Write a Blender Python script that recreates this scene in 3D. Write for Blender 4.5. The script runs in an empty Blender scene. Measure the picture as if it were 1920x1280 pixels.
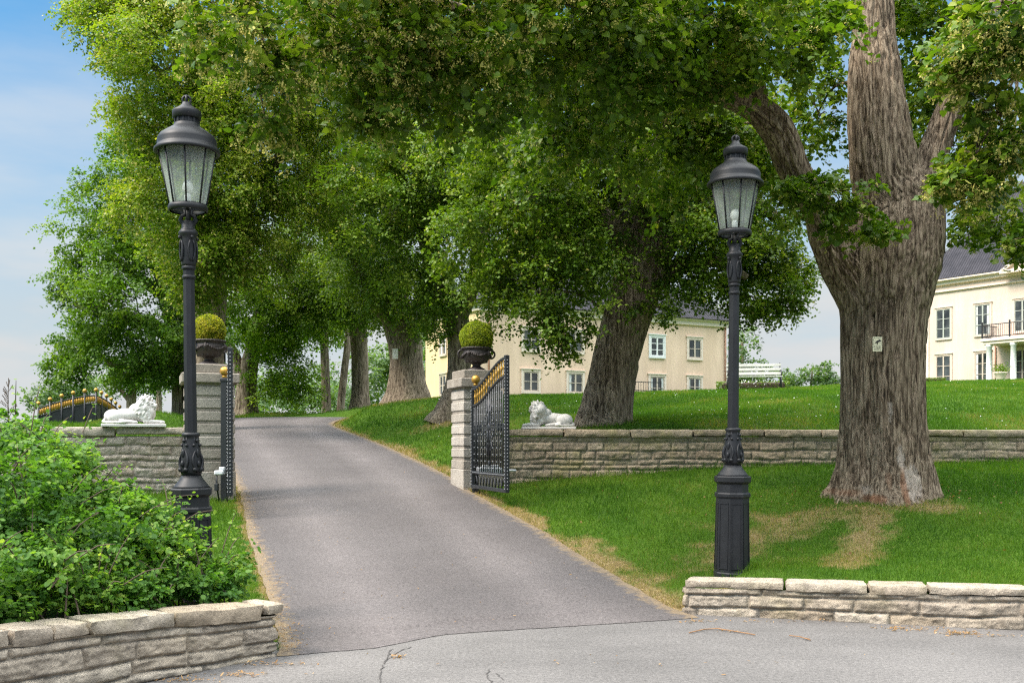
import bpy, bmesh, math, random
import numpy as np
from mathutils import Vector, Matrix
R = math.radians
random.seed(7)
scene = bpy.context.scene
COL = scene.collection

# ------------------------------------------------------------------ camera
# the frame is 1920 wide, focal length 1867 px, eye 1.6 m above the street, level camera with rise
F, HX, HY, EYE = 1866.7, 960.0, 830.0, 1.6
cam_d = bpy.data.cameras.new("camera"); cam = bpy.data.objects.new("camera", cam_d); COL.objects.link(cam)
cam.location = (0, 0, EYE); cam.rotation_euler = (R(90), 0, 0)
cam_d.sensor_width = 36; cam_d.lens = 35.0; cam_d.shift_y = (HY - 640) / 1920
cam_d.clip_start = 0.1; cam_d.clip_end = 3000
scene.camera = cam

# ------------------------------------------------------------------ world and sun
SUN_DIR = Vector((-0.78, -0.30, 0.95)).normalized()      # towards the sun: from the left, a little behind the camera
SUN_EL = math.asin(SUN_DIR.z); SUN_AZ = math.atan2(SUN_DIR.x, SUN_DIR.y)
world = bpy.data.worlds.new("World"); scene.world = world; world.use_nodes = True
wn, wl = world.node_tree.nodes, world.node_tree.links
wn.clear()
wo = wn.new("ShaderNodeOutputWorld"); bg = wn.new("ShaderNodeBackground"); wl.new(bg.outputs[0], wo.inputs[0])
sky = wn.new("ShaderNodeTexSky"); sky.sky_type = 'NISHITA'; sky.sun_disc = False
sky.sun_elevation = SUN_EL; sky.sun_rotation = SUN_AZ; sky.air_density = 1.0; sky.dust_density = 0.6; sky.ozone_density = 2.0
tc = wn.new("ShaderNodeTexCoord")
sep = wn.new("ShaderNodeSeparateXYZ"); wl.new(tc.outputs["Generated"], sep.inputs[0])
mp = wn.new("ShaderNodeMapping"); mp.inputs["Scale"].default_value = (1.6, 1.6, 6.0); wl.new(tc.outputs["Generated"], mp.inputs[0])
cn = wn.new("ShaderNodeTexNoise"); cn.inputs["Scale"].default_value = 2.2; cn.inputs["Detail"].default_value = 7; cn.inputs["Roughness"].default_value = 0.55
wl.new(mp.outputs[0], cn.inputs["Vector"])
# cloud cover: pale veil low down, a clear blue band higher up, bright overcast overhead
def wramp(src, stops):
    r = wn.new("ShaderNodeValToRGB"); wl.new(src, r.inputs[0])
    while len(r.color_ramp.elements) < len(stops): r.color_ramp.elements.new(.5)
    for e, (p, c) in zip(r.color_ramp.elements, stops): e.position = p; e.color = (*c, 1) if isinstance(c, tuple) else (c, c, c, 1)
    return r
cov = wramp(sep.outputs["Z"], [(0, 1.0), (.12, 1.0), (.28, .55), (.41, .05), (.50, .08), (.66, 1.0)])
nr = wn.new("ShaderNodeMapRange"); nr.inputs["From Min"].default_value = 0.35; nr.inputs["From Max"].default_value = 0.7
nr.inputs["To Min"].default_value = -0.13; nr.inputs["To Max"].default_value = 0.13; wl.new(cn.outputs["Fac"], nr.inputs["Value"])
ad = wn.new("ShaderNodeMath"); ad.operation = 'ADD'; ad.use_clamp = True; wl.new(cov.outputs[0], ad.inputs[0]); wl.new(nr.outputs[0], ad.inputs[1])
cr = wramp(cn.outputs["Fac"], [(.36, (.222, .236, .246)), (.64, (.264, .268, .268))])           # cloud radiance / 10
zb_ = wramp(sep.outputs["Z"], [(0, .10), (.40, .10), (.62, .70), (1.0, .84)])                   # an overcast zenith is several times brighter than its horizon
cb = wn.new("ShaderNodeMixRGB"); cb.blend_type = 'MULTIPLY'; cb.inputs[0].default_value = 1; wl.new(cr.outputs[0], cb.inputs[1]); wl.new(zb_.outputs[0], cb.inputs[2])
cs = wn.new("ShaderNodeVectorMath"); cs.operation = 'SCALE'; cs.inputs["Scale"].default_value = 82.0; wl.new(cb.outputs[0], cs.inputs[0])
gm = wn.new("ShaderNodeMixRGB"); gm.blend_type = 'MULTIPLY'; gm.inputs[0].default_value = 1; gm.inputs[2].default_value = (0.20, 0.49, 0.58, 1)
wl.new(sky.outputs[0], gm.inputs[1])
mx = wn.new("ShaderNodeMixRGB"); wl.new(ad.outputs[0], mx.inputs[0]); wl.new(gm.outputs[0], mx.inputs[1]); wl.new(cs.outputs[0], mx.inputs[2])
wl.new(mx.outputs[0], bg.inputs[0]); bg.inputs[1].default_value = 0.15

sd = bpy.data.lights.new("sun", 'SUN'); so = bpy.data.objects.new("sun", sd); COL.objects.link(so)
sd.energy = 2.5; sd.angle = R(20); sd.color = (1.0, 0.89, 0.79)
so.rotation_euler = SUN_DIR.to_track_quat('Z', 'Y').to_euler(); so.location = (-20, -10, 30)
scene.view_settings.view_transform = 'Standard'; scene.view_settings.look = 'None'
scene.view_settings.exposure = 1.22; scene.view_settings.gamma = 1.0
scene.cycles.use_denoising = False; scene.cycles.filter_width = 1.25
scene.cycles.max_bounces = 8; scene.cycles.transparent_max_bounces = 12
scene.cycles.diffuse_bounces = 4; scene.cycles.transmission_bounces = 4; scene.cycles.glossy_bounces = 3
scene.cycles.caustics_reflective = False; scene.cycles.caustics_refractive = False

# ------------------------------------------------------------------ helpers
def P(px, py, Y): return Vector(((px - HX) / F * Y, Y, EYE + (HY - py) / F * Y))
def PX(px, Y): return (px - HX) / F * Y

def tag(o, label=None, cat=None, group=None, kind=None):
    if label: o["label"] = label
    if cat: o["category"] = cat
    if group: o["group"] = group
    if kind: o["kind"] = kind
    return o
def thing(name, label, cat, loc=(0, 0, 0), rz=0, group=None):
    o = bpy.data.objects.new(name, None); COL.objects.link(o); o.empty_display_size = 0.3
    o.location = loc; o.rotation_euler = (0, 0, rz)
    return tag(o, label, cat, group)
def dup(o, parent=None):
    c = o.copy(); COL.objects.link(c); c.parent = parent
    for ch in list(o.children): dup(ch, c)
    return c
def link(name, me, mats, parent=None):
    o = bpy.data.objects.new(name, me); COL.objects.link(o); o.parent = parent
    for m in (mats if isinstance(mats, (list, tuple)) else [mats]): me.materials.append(m)
    return o
def np_mesh(name, V, Fc, attrs=None, smooth=False, uv=None):
    """V (n,3), Fc (m,k) with one k for all"""
    V = np.asarray(V, np.float32); Fc = np.asarray(Fc, np.int32)
    me = bpy.data.meshes.new(name); m, k = Fc.shape
    me.vertices.add(len(V)); me.vertices.foreach_set("co", V.ravel())
    me.loops.add(m * k); me.loops.foreach_set("vertex_index", Fc.ravel())
    me.polygons.add(m); me.polygons.foreach_set("loop_start", np.arange(m, dtype=np.int32) * k)
    if smooth: me.polygons.foreach_set("use_smooth", np.ones(m, bool))
    for an, av in (attrs or {}).items():
        a = me.attributes.new(an, 'FLOAT', 'POINT'); a.data.foreach_set("value", np.asarray(av, np.float32))
    me.update(calc_edges=True)
    return me

class MB:
    """collects shapes, links them as ONE mesh object"""
    def __init__(s): s.v, s.f, s.mi, s.m, s.sm, s.blk, s.bv = [], [], [], 0, [], None, []
    def add(s, vs, fs, smooth=False):
        b = len(s.v); s.v += [tuple(v) for v in vs]; s.bv += [s.blk or 0.0] * len(vs)
        for f in fs: s.f.append(tuple(i + b for i in f)); s.mi.append(s.m); s.sm.append(smooth)
        return s
    def box(s, c, size, bev=0.0, rot=None):
        hx, hy, hz = size[0] / 2, size[1] / 2, size[2] / 2; b = min(bev, hx * .9, hy * .9, hz * .9)
        if b <= 0:
            vs = [(x, y, z) for z in (-hz, hz) for y in (-hy, hy) for x in (-hx, hx)]
            fs = [(0, 2, 3, 1), (4, 5, 7, 6), (0, 1, 5, 4), (2, 6, 7, 3), (0, 4, 6, 2), (1, 3, 7, 5)]
        else:
            bm = bmesh.new(); bmesh.ops.create_cube(bm, size=1)
            for v in bm.verts: v.co = (v.co.x * size[0], v.co.y * size[1], v.co.z * size[2])
            bmesh.ops.bevel(bm, geom=list(bm.edges), offset=b, segments=1, affect='EDGES', profile=.5)
            bm.verts.index_update(); vs = [v.co.copy() for v in bm.verts]; fs = [[v.index for v in f.verts] for f in bm.faces]; bm.free()
        c = Vector(c)
        vs = [(rot @ Vector(v) if rot else Vector(v)) + c for v in vs]
        return s.add(vs, fs)
    def prism(s, poly, y0, y1):
        """polygon in x,z extruded along y"""
        n = len(poly)
        vs = [(p[0], y0, p[1]) for p in poly] + [(p[0], y1, p[1]) for p in poly]
        fs = [tuple(range(n)), tuple(range(2 * n - 1, n - 1, -1))] + [((i + 1) % n, i, i + n, (i + 1) % n + n) for i in range(n)]
        return s.add(vs, fs)
    def lathe(s, prof, seg=24, c=(0, 0, 0), smooth=True, ph=0.0, capped=True):
        vs, fs = [], []; c = Vector(c)
        for r, z in prof:
            for i in range(seg):
                a = 2 * math.pi * (i + ph) / seg; vs.append((c.x + r * math.cos(a), c.y + r * math.sin(a), c.z + z))
        for j in range(len(prof) - 1):
            for i in range(seg):
                i2 = (i + 1) % seg; fs.append((j * seg + i, j * seg + i2, (j + 1) * seg + i2, (j + 1) * seg + i))
        if capped:
            fs.append(tuple(range(seg - 1, -1, -1))); b = (len(prof) - 1) * seg; fs.append(tuple(range(b, b + seg)))
        return s.add(vs, fs, smooth)
    def tube(s, pts, r, seg=8, smooth=True):
        pts = [Vector(p) for p in pts]; n = len(pts)
        rs = r if isinstance(r, (list, tuple)) else [r] * n
        vs, fs = [], []; up = Vector((0, 0, 1)); pu = None
        for k in range(n):
            t = (pts[min(k + 1, n - 1)] - pts[max(k - 1, 0)]).normalized()
            if pu is None:
                pu = t.cross(up if abs(t.z) < .9 else Vector((1, 0, 0))).normalized()
            else:
                pu = (pu - t * pu.dot(t)).normalized()
            w = t.cross(pu)
            for i in range(seg):
                a = 2 * math.pi * i / seg; vs.append(pts[k] + (pu * math.cos(a) + w * math.sin(a)) * rs[k])
        for k in range(n - 1):
            for i in range(seg):
                i2 = (i + 1) % seg; fs.append((k * seg + i, k * seg + i2, (k + 1) * seg + i2, (k + 1) * seg + i))
        fs.append(tuple(range(seg - 1, -1, -1))); fs.append(tuple(range((n - 1) * seg, n * seg)))
        return s.add(vs, fs, smooth)
    def ball(s, c, r, u=12, v=8):
        rr = r if isinstance(r, (tuple, list)) else (r, r, r); vs, fs = [], []
        for j in range(v + 1):
            th = math.pi * j / v
            for i in range(u):
                a = 2 * math.pi * i / u
                vs.append((c[0] + rr[0] * math.sin(th) * math.cos(a), c[1] + rr[1] * math.sin(th) * math.sin(a), c[2] - rr[2] * math.cos(th)))
        for j in range(v):
            for i in range(u):
                i2 = (i + 1) % u; fs.append((j * u + i, j * u + i2, (j + 1) * u + i2, (j + 1) * u + i))
        return s.add(vs, fs, True)
    def build(s, name, mats, parent=None, off=None):
        me = bpy.data.meshes.new(name)
        vs = s.v if off is None else [(v[0] - off[0], v[1] - off[1], v[2] - off[2]) for v in s.v]
        me.from_pydata(vs, [], s.f)
        me.polygons.foreach_set("material_index", s.mi); me.polygons.foreach_set("use_smooth", s.sm)
        if s.blk is not None:
            a = me.attributes.new('block', 'FLOAT', 'POINT'); a.data.foreach_set('value', s.bv)
        me.update()
        return link(name, me, mats, parent)

# vectorised value noise
def _hash(ix, iy, iz):
    h = (ix.astype(np.int64) * 374761393 + iy.astype(np.int64) * 668265263 + iz.astype(np.int64) * 2147483647) & 0xffffffff
    h = ((h ^ (h >> 13)) * 1274126177) & 0xffffffff
    h = ((h ^ (h >> 16)) * 2246822519) & 0xffffffff
    return ((h ^ (h >> 15)) & 0xffff) / 65535.0
def vnoise(x, y, z=None):
    x, y = np.asarray(x, float), np.asarray(y, float); z = np.zeros_like(x) if z is None else np.asarray(z, float)
    xi, yi, zi = np.floor(x), np.floor(y), np.floor(z); fx, fy, fz = x - xi, y - yi, z - zi
    fx, fy, fz = fx * fx * (3 - 2 * fx), fy * fy * (3 - 2 * fy), fz * fz * (3 - 2 * fz)
    o = 0
    for dx in (0, 1):
        for dy in (0, 1):
            for dz in (0, 1):
                w = (fx if dx else 1 - fx) * (fy if dy else 1 - fy) * (fz if dz else 1 - fz)
                o = o + w * _hash(xi + dx, yi + dy, zi + dz)
    return o
def fbm(x, y, z=None, o=4):
    s, a, t = 0, 1.0, 0; z = np.zeros_like(np.asarray(x, float)) if z is None else z
    for k in range(o):
        s = s + a * vnoise(x * 2 ** k + 17 * k, y * 2 ** k + 5 * k, z * 2 ** k); t += a; a *= .5
    return s / t
def sstep(a, b, x):
    t = np.clip((x - a) / (b - a), 0, 1); return t * t * (3 - 2 * t)

# ------------------------------------------------------------------ materials
class NT:
    def __init__(s, name):
        s.m = bpy.data.materials.new(name); s.m.use_nodes = True; s.t = s.m.node_tree; s.t.nodes.clear()
        s.out = s.n("OutputMaterial"); s.b = s.n("BsdfPrincipled"); s.l(s.b, s.out)
    def n(s, t, **kw):
        x = s.t.nodes.new("ShaderNode" + t)
        for k, v in kw.items():
            if k in x.inputs: x.inputs[k].default_value = v
            else: setattr(x, k, v)
        return x
    def l(s, a, b, i=0, o=0):
        ao = a if isinstance(a, bpy.types.NodeSocket) else a.outputs[o]
        s.t.links.new(ao, b.inputs[i])
    def coord(s, scale=(1, 1, 1), kind="Object"):
        c = s.n("TexCoord"); m = s.n("Mapping"); m.inputs["Scale"].default_value = scale; s.l(c, m, 0, kind); return m
    def noise(s, scale, detail=4, rough=.55, vec=None, dist=0):
        x = s.n("TexNoise", Scale=scale, Detail=detail, Roughness=rough, Distortion=dist)
        if vec is not None: s.l(vec, x, "Vector")
        return x
    def ramp(s, fac, stops, o=0, interp='LINEAR'):
        r = s.n("ValToRGB"); s.l(fac, r, 0, o); e = r.color_ramp; e.interpolation = interp
        while len(e.elements) < len(stops): e.elements.new(.5)
        for el, (p, c) in zip(e.elements, stops):
            el.position = p; el.color = (c, c, c, 1) if isinstance(c, (int, float)) else (*c, 1)
        return r
    def mix(s, fac, a, b, mode='MIX'):
        x = s.n("MixRGB", blend_type=mode)
        for i, v in enumerate((fac, a, b)):
            if isinstance(v, (bpy.types.Node, bpy.types.NodeSocket)): s.l(v, x, i)
            elif isinstance(v, (int, float)) and i == 0: x.inputs[0].default_value = v
            else: x.inputs[i].default_value = (v, v, v, 1) if isinstance(v, (int, float)) else (*v, 1)
        return x
    def attr(s, name): return s.n("Attribute", attribute_name=name)
    def bump(s, h, strength=.5, dist=.02, o=0):
        x = s.n("Bump", Strength=strength, Distance=dist); s.l(h, x, "Height", o); s.l(x, s.b, "Normal"); return x
    def set(s, **kw):
        for k, v in kw.items():
            k = k.replace("_", " ").title() if k not in ("IOR",) else k
            if k in ("Metallic", "Roughness") or not isinstance(v, tuple): s.b.inputs[k].default_value = v
            else: s.b.inputs[k].default_value = (*v, 1)
        return s

def M_simple(name, col, rough=.6, metal=0, nscale=0, namt=.25, bump=0, spec=.5):
    t = NT(name); t.b.inputs["Roughness"].default_value = rough; t.b.inputs["Metallic"].default_value = metal
    t.b.inputs["Specular IOR Level"].default_value = spec
    if nscale:
        c = t.coord(); n = t.noise(nscale, 5, .6, c)
        r = t.ramp(n, [(.3, tuple(x * (1 - namt) for x in col)), (.7, tuple(min(1, x * (1 + namt)) for x in col))])
        t.l(r, t.b, "Base Color")
        if bump: t.bump(n, bump, .01)
    else: t.b.inputs["Base Color"].default_value = (*col, 1)
    return t.m

def M_asphalt(name, lo, hi, warm, tracks=False):
    t = NT(name); c = t.coord()
    big = t.noise(.55, 4, .6, c); fine = t.noise(95, 3, .7, c)
    vor = t.n("TexVoronoi", Scale=110.0); t.l(c, vor, "Vector")
    base = t.ramp(big, [(.3, lo), (.7, hi)])
    mid = t.noise(34, 4, .75, c); sp = t.mix(1.0, t.ramp(fine, [(.3, .62), (.5, .98), (.72, 1.35)]), t.ramp(mid, [(.32, .60), (.5, 1.0), (.70, 1.34)]), 'MULTIPLY')
    m1 = t.mix(1.0, base, sp, 'MULTIPLY')
    wh = t.ramp(vor, [(0.0, 1.9), (.14, 1.25), (.3, 1.0)]); m1 = t.mix(.8, m1, wh, 'MULTIPLY')
    if tracks:
        u = t.attr("across"); c2 = t.coord((1, .25, 1)); wob = t.noise(1.3, 4, .6, c2)
        tr = t.ramp(u.outputs["Fac"], [(0, .80), (.10, .88), (.24, 1.34), (.40, .92), (.58, .90), (.72, 1.34), (.88, .90), (1, .74)])
        k = t.mix(t.ramp(wob, [(.3, .5), (.6, 1.0)]), 1.0, tr); m1 = t.mix(1.0, m1, k, 'MULTIPLY')
        e = t.attr("edge"); en = t.noise(9, 5, .7, c); 
        a = t.n("Math", operation='ADD'); t.l(e.outputs["Fac"], a, 0); t.l(en, a, 1)
        er = t.ramp(a, [(.72, 0.0), (.95, 1.0)]); m1 = t.mix(er, m1, warm)
    else:
        st = t.noise(.9, 6, .7, t.coord((.6, 1.2, 1))); sr = t.ramp(st, [(.38, 1.12), (.52, .95), (.66, .74)]); m1 = t.mix(.7, m1, sr, 'MULTIPLY')
    t.l(m1, t.b, "Base Color"); t.b.inputs["Roughness"].default_value = .88
    t.bump(fine, .5, .006)
    return t.m

def M_stone(name, cols, lichen=0, rough=.9):
    t = NT(name); c = t.coord(); at = t.attr("block")
    base = t.ramp(at.outputs["Fac"], [(i / (len(cols) - 1), k) for i, k in enumerate(cols)])
    n = t.noise(9, 8, .72, c); m1 = t.mix(1.0, base, t.ramp(n, [(.28, .50), (.5, 1.0), (.74, 1.38)]), 'MULTIPLY')
    n2 = t.noise(60, 3, .6, c); m1 = t.mix(1.0, m1, t.ramp(n2, [(.3, .8), (.7, 1.15)]), 'MULTIPLY')
    if lichen:
        n3 = t.noise(1.7, 6, .7, c); m1 = t.mix(t.ramp(n3, [(.52, 0), (.70, lichen)]), m1, (.30, .27, .09))
        n4 = t.noise(2.6, 6, .75, t.coord((1, 1, .6))); m1 = t.mix(t.ramp(n4, [(.55, 0), (.75, .7 * lichen)]), m1, (.10, .09, .065))
    j = t.attr("joint"); m1 = t.mix(j.outputs["Fac"], m1, (.20, .18, .15))
    t.l(m1, t.b, "Base Color"); t.b.inputs["Roughness"].default_value = rough
    t.bump(t.noise(24, 8, .75, c), .9, .035)
    return t.m

def M_leaf(name, stops, trans=.45, rough=.42, attr="tint", tcol=None):
    t = NT(name); a = t.attr(attr)
    r = t.ramp(a.outputs["Fac"], stops); t.l(r, t.b, "Base Color"); t.b.inputs["Roughness"].default_value = rough
    t.b.inputs["Specular IOR Level"].default_value = .22
    tr = t.n("BsdfTranslucent"); mm = t.mix(1.0, r, tcol or (1.7, 1.75, .6), 'MULTIPLY'); t.l(mm, tr, 0)
    ms = t.n("MixShader"); ms.inputs[0].default_value = trans; t.l(t.b, ms, 1); t.l(tr, ms, 2); t.l(ms, t.out)
    return t.m

def M_bark(name, dark, light, sc=1.0, moss=0):
    t = NT(name); c = t.coord((11 * sc, 11 * sc, .95 * sc)); c1 = t.coord()
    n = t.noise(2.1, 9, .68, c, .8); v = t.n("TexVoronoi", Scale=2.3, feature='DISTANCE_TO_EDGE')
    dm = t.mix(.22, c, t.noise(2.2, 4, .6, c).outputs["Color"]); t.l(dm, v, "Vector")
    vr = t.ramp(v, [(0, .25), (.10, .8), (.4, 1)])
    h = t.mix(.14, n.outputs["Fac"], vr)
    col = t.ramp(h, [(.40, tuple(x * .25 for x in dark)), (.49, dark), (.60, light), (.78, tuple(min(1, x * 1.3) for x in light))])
    n2 = t.noise(1.1 * sc, 4, .6, c1); col = t.mix(1.0, col, t.ramp(n2, [(.3, (.80, .76, .72)), (.7, (1.15, 1.12, 1.08))]), 'MULTIPLY')
    if moss:
        n3 = t.noise(.9, 5, .7, c1); col = t.mix(t.ramp(n3, [(.5, 0), (.75, moss)]), col, (.10, .10, .04))
    s = t.attr("scar"); sn = t.noise(14, 5, .7, c1); a = t.n("Math", operation='MULTIPLY'); t.l(s.outputs["Fac"], a, 0); t.l(t.ramp(sn, [(.35, .2), (.55, 1.3)]), a, 1)
    col = t.mix(t.ramp(a, [(.25, 0), (.8, .8)]), col, (.40, .34, .28)); s2 = t.attr("rust"); col = t.mix(t.ramp(s2.outputs["Fac"], [(.2, 0), (.9, .75)]), col, (.22, .105, .055))
    t.l(col, t.b, "Base Color"); t.b.inputs["Roughness"].default_value = .95; t.b.inputs["Specular IOR Level"].default_value = .2
    t.bump(h, .9, .035 / sc)
    return t.m

MT = {}
MT["drive"] = M_asphalt("driveway_asphalt", (.077, .067, .0645), (.102, .090, .087), (.17, .125, .075), True)
MT["street"] = M_asphalt("street_asphalt", (.096, .090, .085), (.138, .129, .122), (.2, .15, .1))
MT["stone"] = M_stone("limestone", [(.345, .275, .195), (.42, .35, .265), (.385, .325, .25), (.465, .40, .315), (.31, .255, .195)], .22)
MT["old_stone"] = M_stone("weathered_limestone", [(.27, .21, .145), (.345, .275, .19), (.30, .25, .175), (.39, .315, .225), (.235, .19, .135)], .7)
MT["lamp"] = M_simple("lamp_paint", (.012, .013, .015), .5, 0, 6, .25, .08, .32)
MT["iron"] = M_simple("black_iron", (.016, .018, .021), .45, 0, 9, .2)
MT["steel_dot"] = M_simple("worn_iron_beads", (.20, .21, .22), .4, .3)
MT["gold"] = M_simple("gilded_metal", (.50, .28, .055), .42, .65, 12, .2)
MT["cast"] = M_simple("cast_iron_urn", (.030, .022, .020), .55, .1, 16, .45, .35)
MT["marble"] = M_simple("white_marble", (.56, .545, .51), .6, 0, 14, .10, .25)
MT["plastic"] = M_simple("white_plastic", (.62, .64, .66), .5, 0, 5, .1)
MT["paper"] = M_simple("sign_face", (.62, .58, .40), .5, 0, 8, .08)
MT["ink"] = M_simple("sign_ink", (.02, .018, .015), .6)
MT["bulb"] = M_simple("frosted_bulb", (.85, .84, .78), .3)
MT["soil"] = M_simple("bare_soil", (.13, .09, .055), .95, 0, 5, .4, .4)
MT["white_paint"] = M_simple("white_paint", (.72, .72, .70), .5, 0, 8, .06)
MT["grey_paint"] = M_simple("grey_green_paint", (.36, .38, .33), .55, 0, 8, .08)
MT["winframe"] = M_simple("pale_window_frame", (.50, .42, .34), .55, 0, 6, .1)
MT["casing"] = M_simple("white_casing", (.70, .585, .49), .6, 0, 6, .06)
MT["bench_paint"] = M_simple("weathered_bench_paint", (.50, .50, .46), .6, 0, 6, .12)
MT["curtain"] = M_simple("curtain_cloth", (.55, .56, .54), .8, 0, 3, .2)
MT["copper"] = M_simple("downpipe_metal", (.25, .12, .07), .5, .3, 8, .2)
def M_plaster(name, col):
    t = NT(name); c = t.coord(); n = t.noise(.45, 6, .6, c); n2 = t.noise(9, 5, .6, c)
    st = t.noise(1.0, 5, .65, t.coord((1.4, 1.4, .18)))
    b = t.ramp(n, [(.3, tuple(x * .90 for x in col)), (.7, tuple(min(1, x * 1.06) for x in col))])
    b = t.mix(1.0, b, t.ramp(n2, [(.3, .94), (.7, 1.04)]), 'MULTIPLY'); b = t.mix(.8, b, t.ramp(st, [(.35, (.86, .85, .82)), (.6, 1.0)]), 'MULTIPLY')
    t.l(b, t.b, "Base Color"); t.b.inputs["Roughness"].default_value = .9; t.bump(n2, .2, .01); return t.m
MT["yellow"] = M_plaster("yellow_plaster", (.75, .55, .41))
MT["cream"] = M_plaster("cream_plaster", (.66, .535, .44))
def M_glass_win():
    t = NT("window_glass"); n = t.noise(.8, 3, .6, t.coord())
    t.l(t.ramp(n, [(.35, (.012, .016, .018)), (.65, (.075, .085, .085))]), t.b, "Base Color")
    t.b.inputs["Roughness"].default_value = .04; t.b.inputs["Specular IOR Level"].default_value = .8; return t.m
MT["winglass"] = M_glass_win()
def M_roof():
    t = NT("dark_roof_tiles"); u = t.coord((1, 1, 1)); w = t.n("TexWave", Scale=1.45, wave_type='BANDS', bands_direction='X'); t.l(u, w, "Vector")
    w2 = t.n("TexWave", Scale=.9, wave_type='BANDS', bands_direction='Z', wave_profile='SAW'); t.l(u, w2, "Vector")
    n = t.noise(1.2, 5, .6, u); b = t.ramp(n, [(.3, (.026, .026, .032)), (.7, (.050, .048, .056))])
    b = t.mix(1.0, b, t.ramp(w, [(0, .55), (.5, 1.05), (1, 1.2)]), 'MULTIPLY')
    t.l(b, t.b, "Base Color"); t.b.inputs["Roughness"].default_value = .85; t.b.inputs["Specular IOR Level"].default_value = .15
    h = t.mix(.5, w.outputs["Fac"], w2.outputs["Fac"]); t.bump(h, .9, .08); return t.m
MT["roof"] = M_roof()
def M_lantern_glass():
    t = NT("rippled_lantern_glass"); c = t.coord((1, 1, .45)); n = t.noise(7.0, 1, .4, c, 1.0)
    tr = t.n("BsdfTransparent"); tr.inputs[0].default_value = (.90, .94, .92, 1)
    t.b.inputs["Base Color"].default_value = (.60, .64, .61, 1); t.b.inputs["Roughness"].default_value = .10
    t.b.inputs["Specular IOR Level"].default_value = .7; t.bump(n, .3, .03)
    tl = t.n("BsdfTranslucent"); tl.inputs[0].default_value = (.74, .78, .74, 1); m0 = t.n("MixShader"); m0.inputs[0].default_value = .55; t.l(t.b, m0, 1); t.l(tl, m0, 2)
    rr = t.ramp(n, [(.35, .30), (.55, .38), (.70, .52)]); ms = t.n("MixShader"); t.l(rr, ms, 0); t.l(tr, ms, 1); t.l(m0, ms, 2); t.l(ms, t.out); return t.m
MT["lglass"] = M_lantern_glass()
def M_pillar():
    t = NT("pillar_limestone"); c = t.coord(); at = t.attr("block")
    b = t.ramp(at.outputs["Fac"], [(0, (.24, .205, .165)), (.5, (.335, .30, .25)), (1, (.42, .38, .325))])
    n = t.noise(5, 6, .65, c); b = t.mix(1.0, b, t.ramp(n, [(.28, .78), (.7, 1.12)]), 'MULTIPLY')
    s = t.noise(1.5, 5, .7, t.coord((1, 1, .5))); b = t.mix(t.ramp(s, [(.46, 0), (.68, .7)]), b, (.17, .14, .105))
    t.l(b, t.b, "Base Color"); t.b.inputs["Roughness"].default_value = .9; t.bump(t.noise(30, 7, .7, c), .7, .02); return t.m
MT["pillar"] = M_pillar()
# foliage
MT["leaf_dark"] = M_leaf("linden_leaf", [(0, (.046, .100, .011)), (.4, (.094, .168, .016)), (.8, (.175, .245, .026)), (1, (.26, .30, .045))], .37, tcol=(1.4, 1.5, .35))
MT["leaf_painted_lit"] = M_leaf("painted_sunlight_leaf", [(0, (.085, .16, .018)), (.5, (.15, .25, .026)), (1, (.25, .33, .05))], .50, tcol=(1.6, 1.7, .5))  # lighter leaf copy: sunlight missing on these crowns is put into the colour
MT["leaf_mid"] = M_leaf("linden_leaf_bright", [(0, (.046, .098, .011)), (.4, (.098, .175, .017)), (.8, (.18, .255, .026)), (1, (.27, .32, .045))], .34, tcol=(1.35, 1.45, .35))
MT["leaf_yellow"] = M_leaf("flowering_linden_leaf", [(0, (.080, .145, .014)), (.4, (.145, .232, .022)), (.75, (.235, .30, .034)), (1, (.36, .37, .075))], .42, tcol=(1.55, 1.6, .45))
MT["leaf_oak"] = M_leaf("oak_leaf", [(0, (.045, .110, .013)), (.5, (.098, .19, .020)), (1, (.19, .27, .036))], .38, tcol=(1.4, 1.5, .4))
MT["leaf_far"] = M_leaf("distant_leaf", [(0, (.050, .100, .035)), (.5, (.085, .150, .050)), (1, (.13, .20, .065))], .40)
MT["blossom"] = M_leaf("linden_blossom", [(0, (.28, .32, .07)), (.5, (.52, .47, .13)), (1, (.68, .60, .22))], .4, .6, tcol=(1, 1, .8))
MT["bush"] = M_leaf("snowberry_leaf", [(0, (.045, .12, .022)), (.5, (.095, .205, .034)), (.85, (.160, .27, .045)), (1, (.25, .33, .07))], .45, .5)
MT["box"] = M_leaf("boxwood_leaf", [(0, (.10, .15, .012)), (.5, (.25, .31, .022)), (1, (.44, .45, .04))], .45, .5)
MT["box_tan"] = M_leaf("sunburnt_boxwood_leaf", [(0, (.10, .14, .012)), (.5, (.27, .29, .02)), (1, (.48, .38, .06))], .45, .5)
MT["grass"] = M_leaf("grass_blade", [(0, (.032, .090, .007)), (.35, (.066, .142, .010)), (.6, (.115, .188, .017)), (.75, (.21, .185, .06)), (1, (.33, .245, .115))], .40, .6, tcol=(1.35, 1.55, .3))
MT["bark"] = M_bark("linden_bark", (.128, .096, .066), (.285, .230, .168))
MT["bark2"] = M_bark("grey_linden_bark", (.140, .112, .082), (.31, .26, .20), 1.0, .5)
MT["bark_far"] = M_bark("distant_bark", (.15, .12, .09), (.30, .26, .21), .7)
MT["twig"] = M_simple("twig_bark", (.085, .06, .042), .9, 0, 6, .3)
MT["dry"] = M_leaf("dry_leaf", [(0, (.16, .085, .035)), (.5, (.30, .18, .08)), (1, (.42, .29, .15))], .2, .7)
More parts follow.
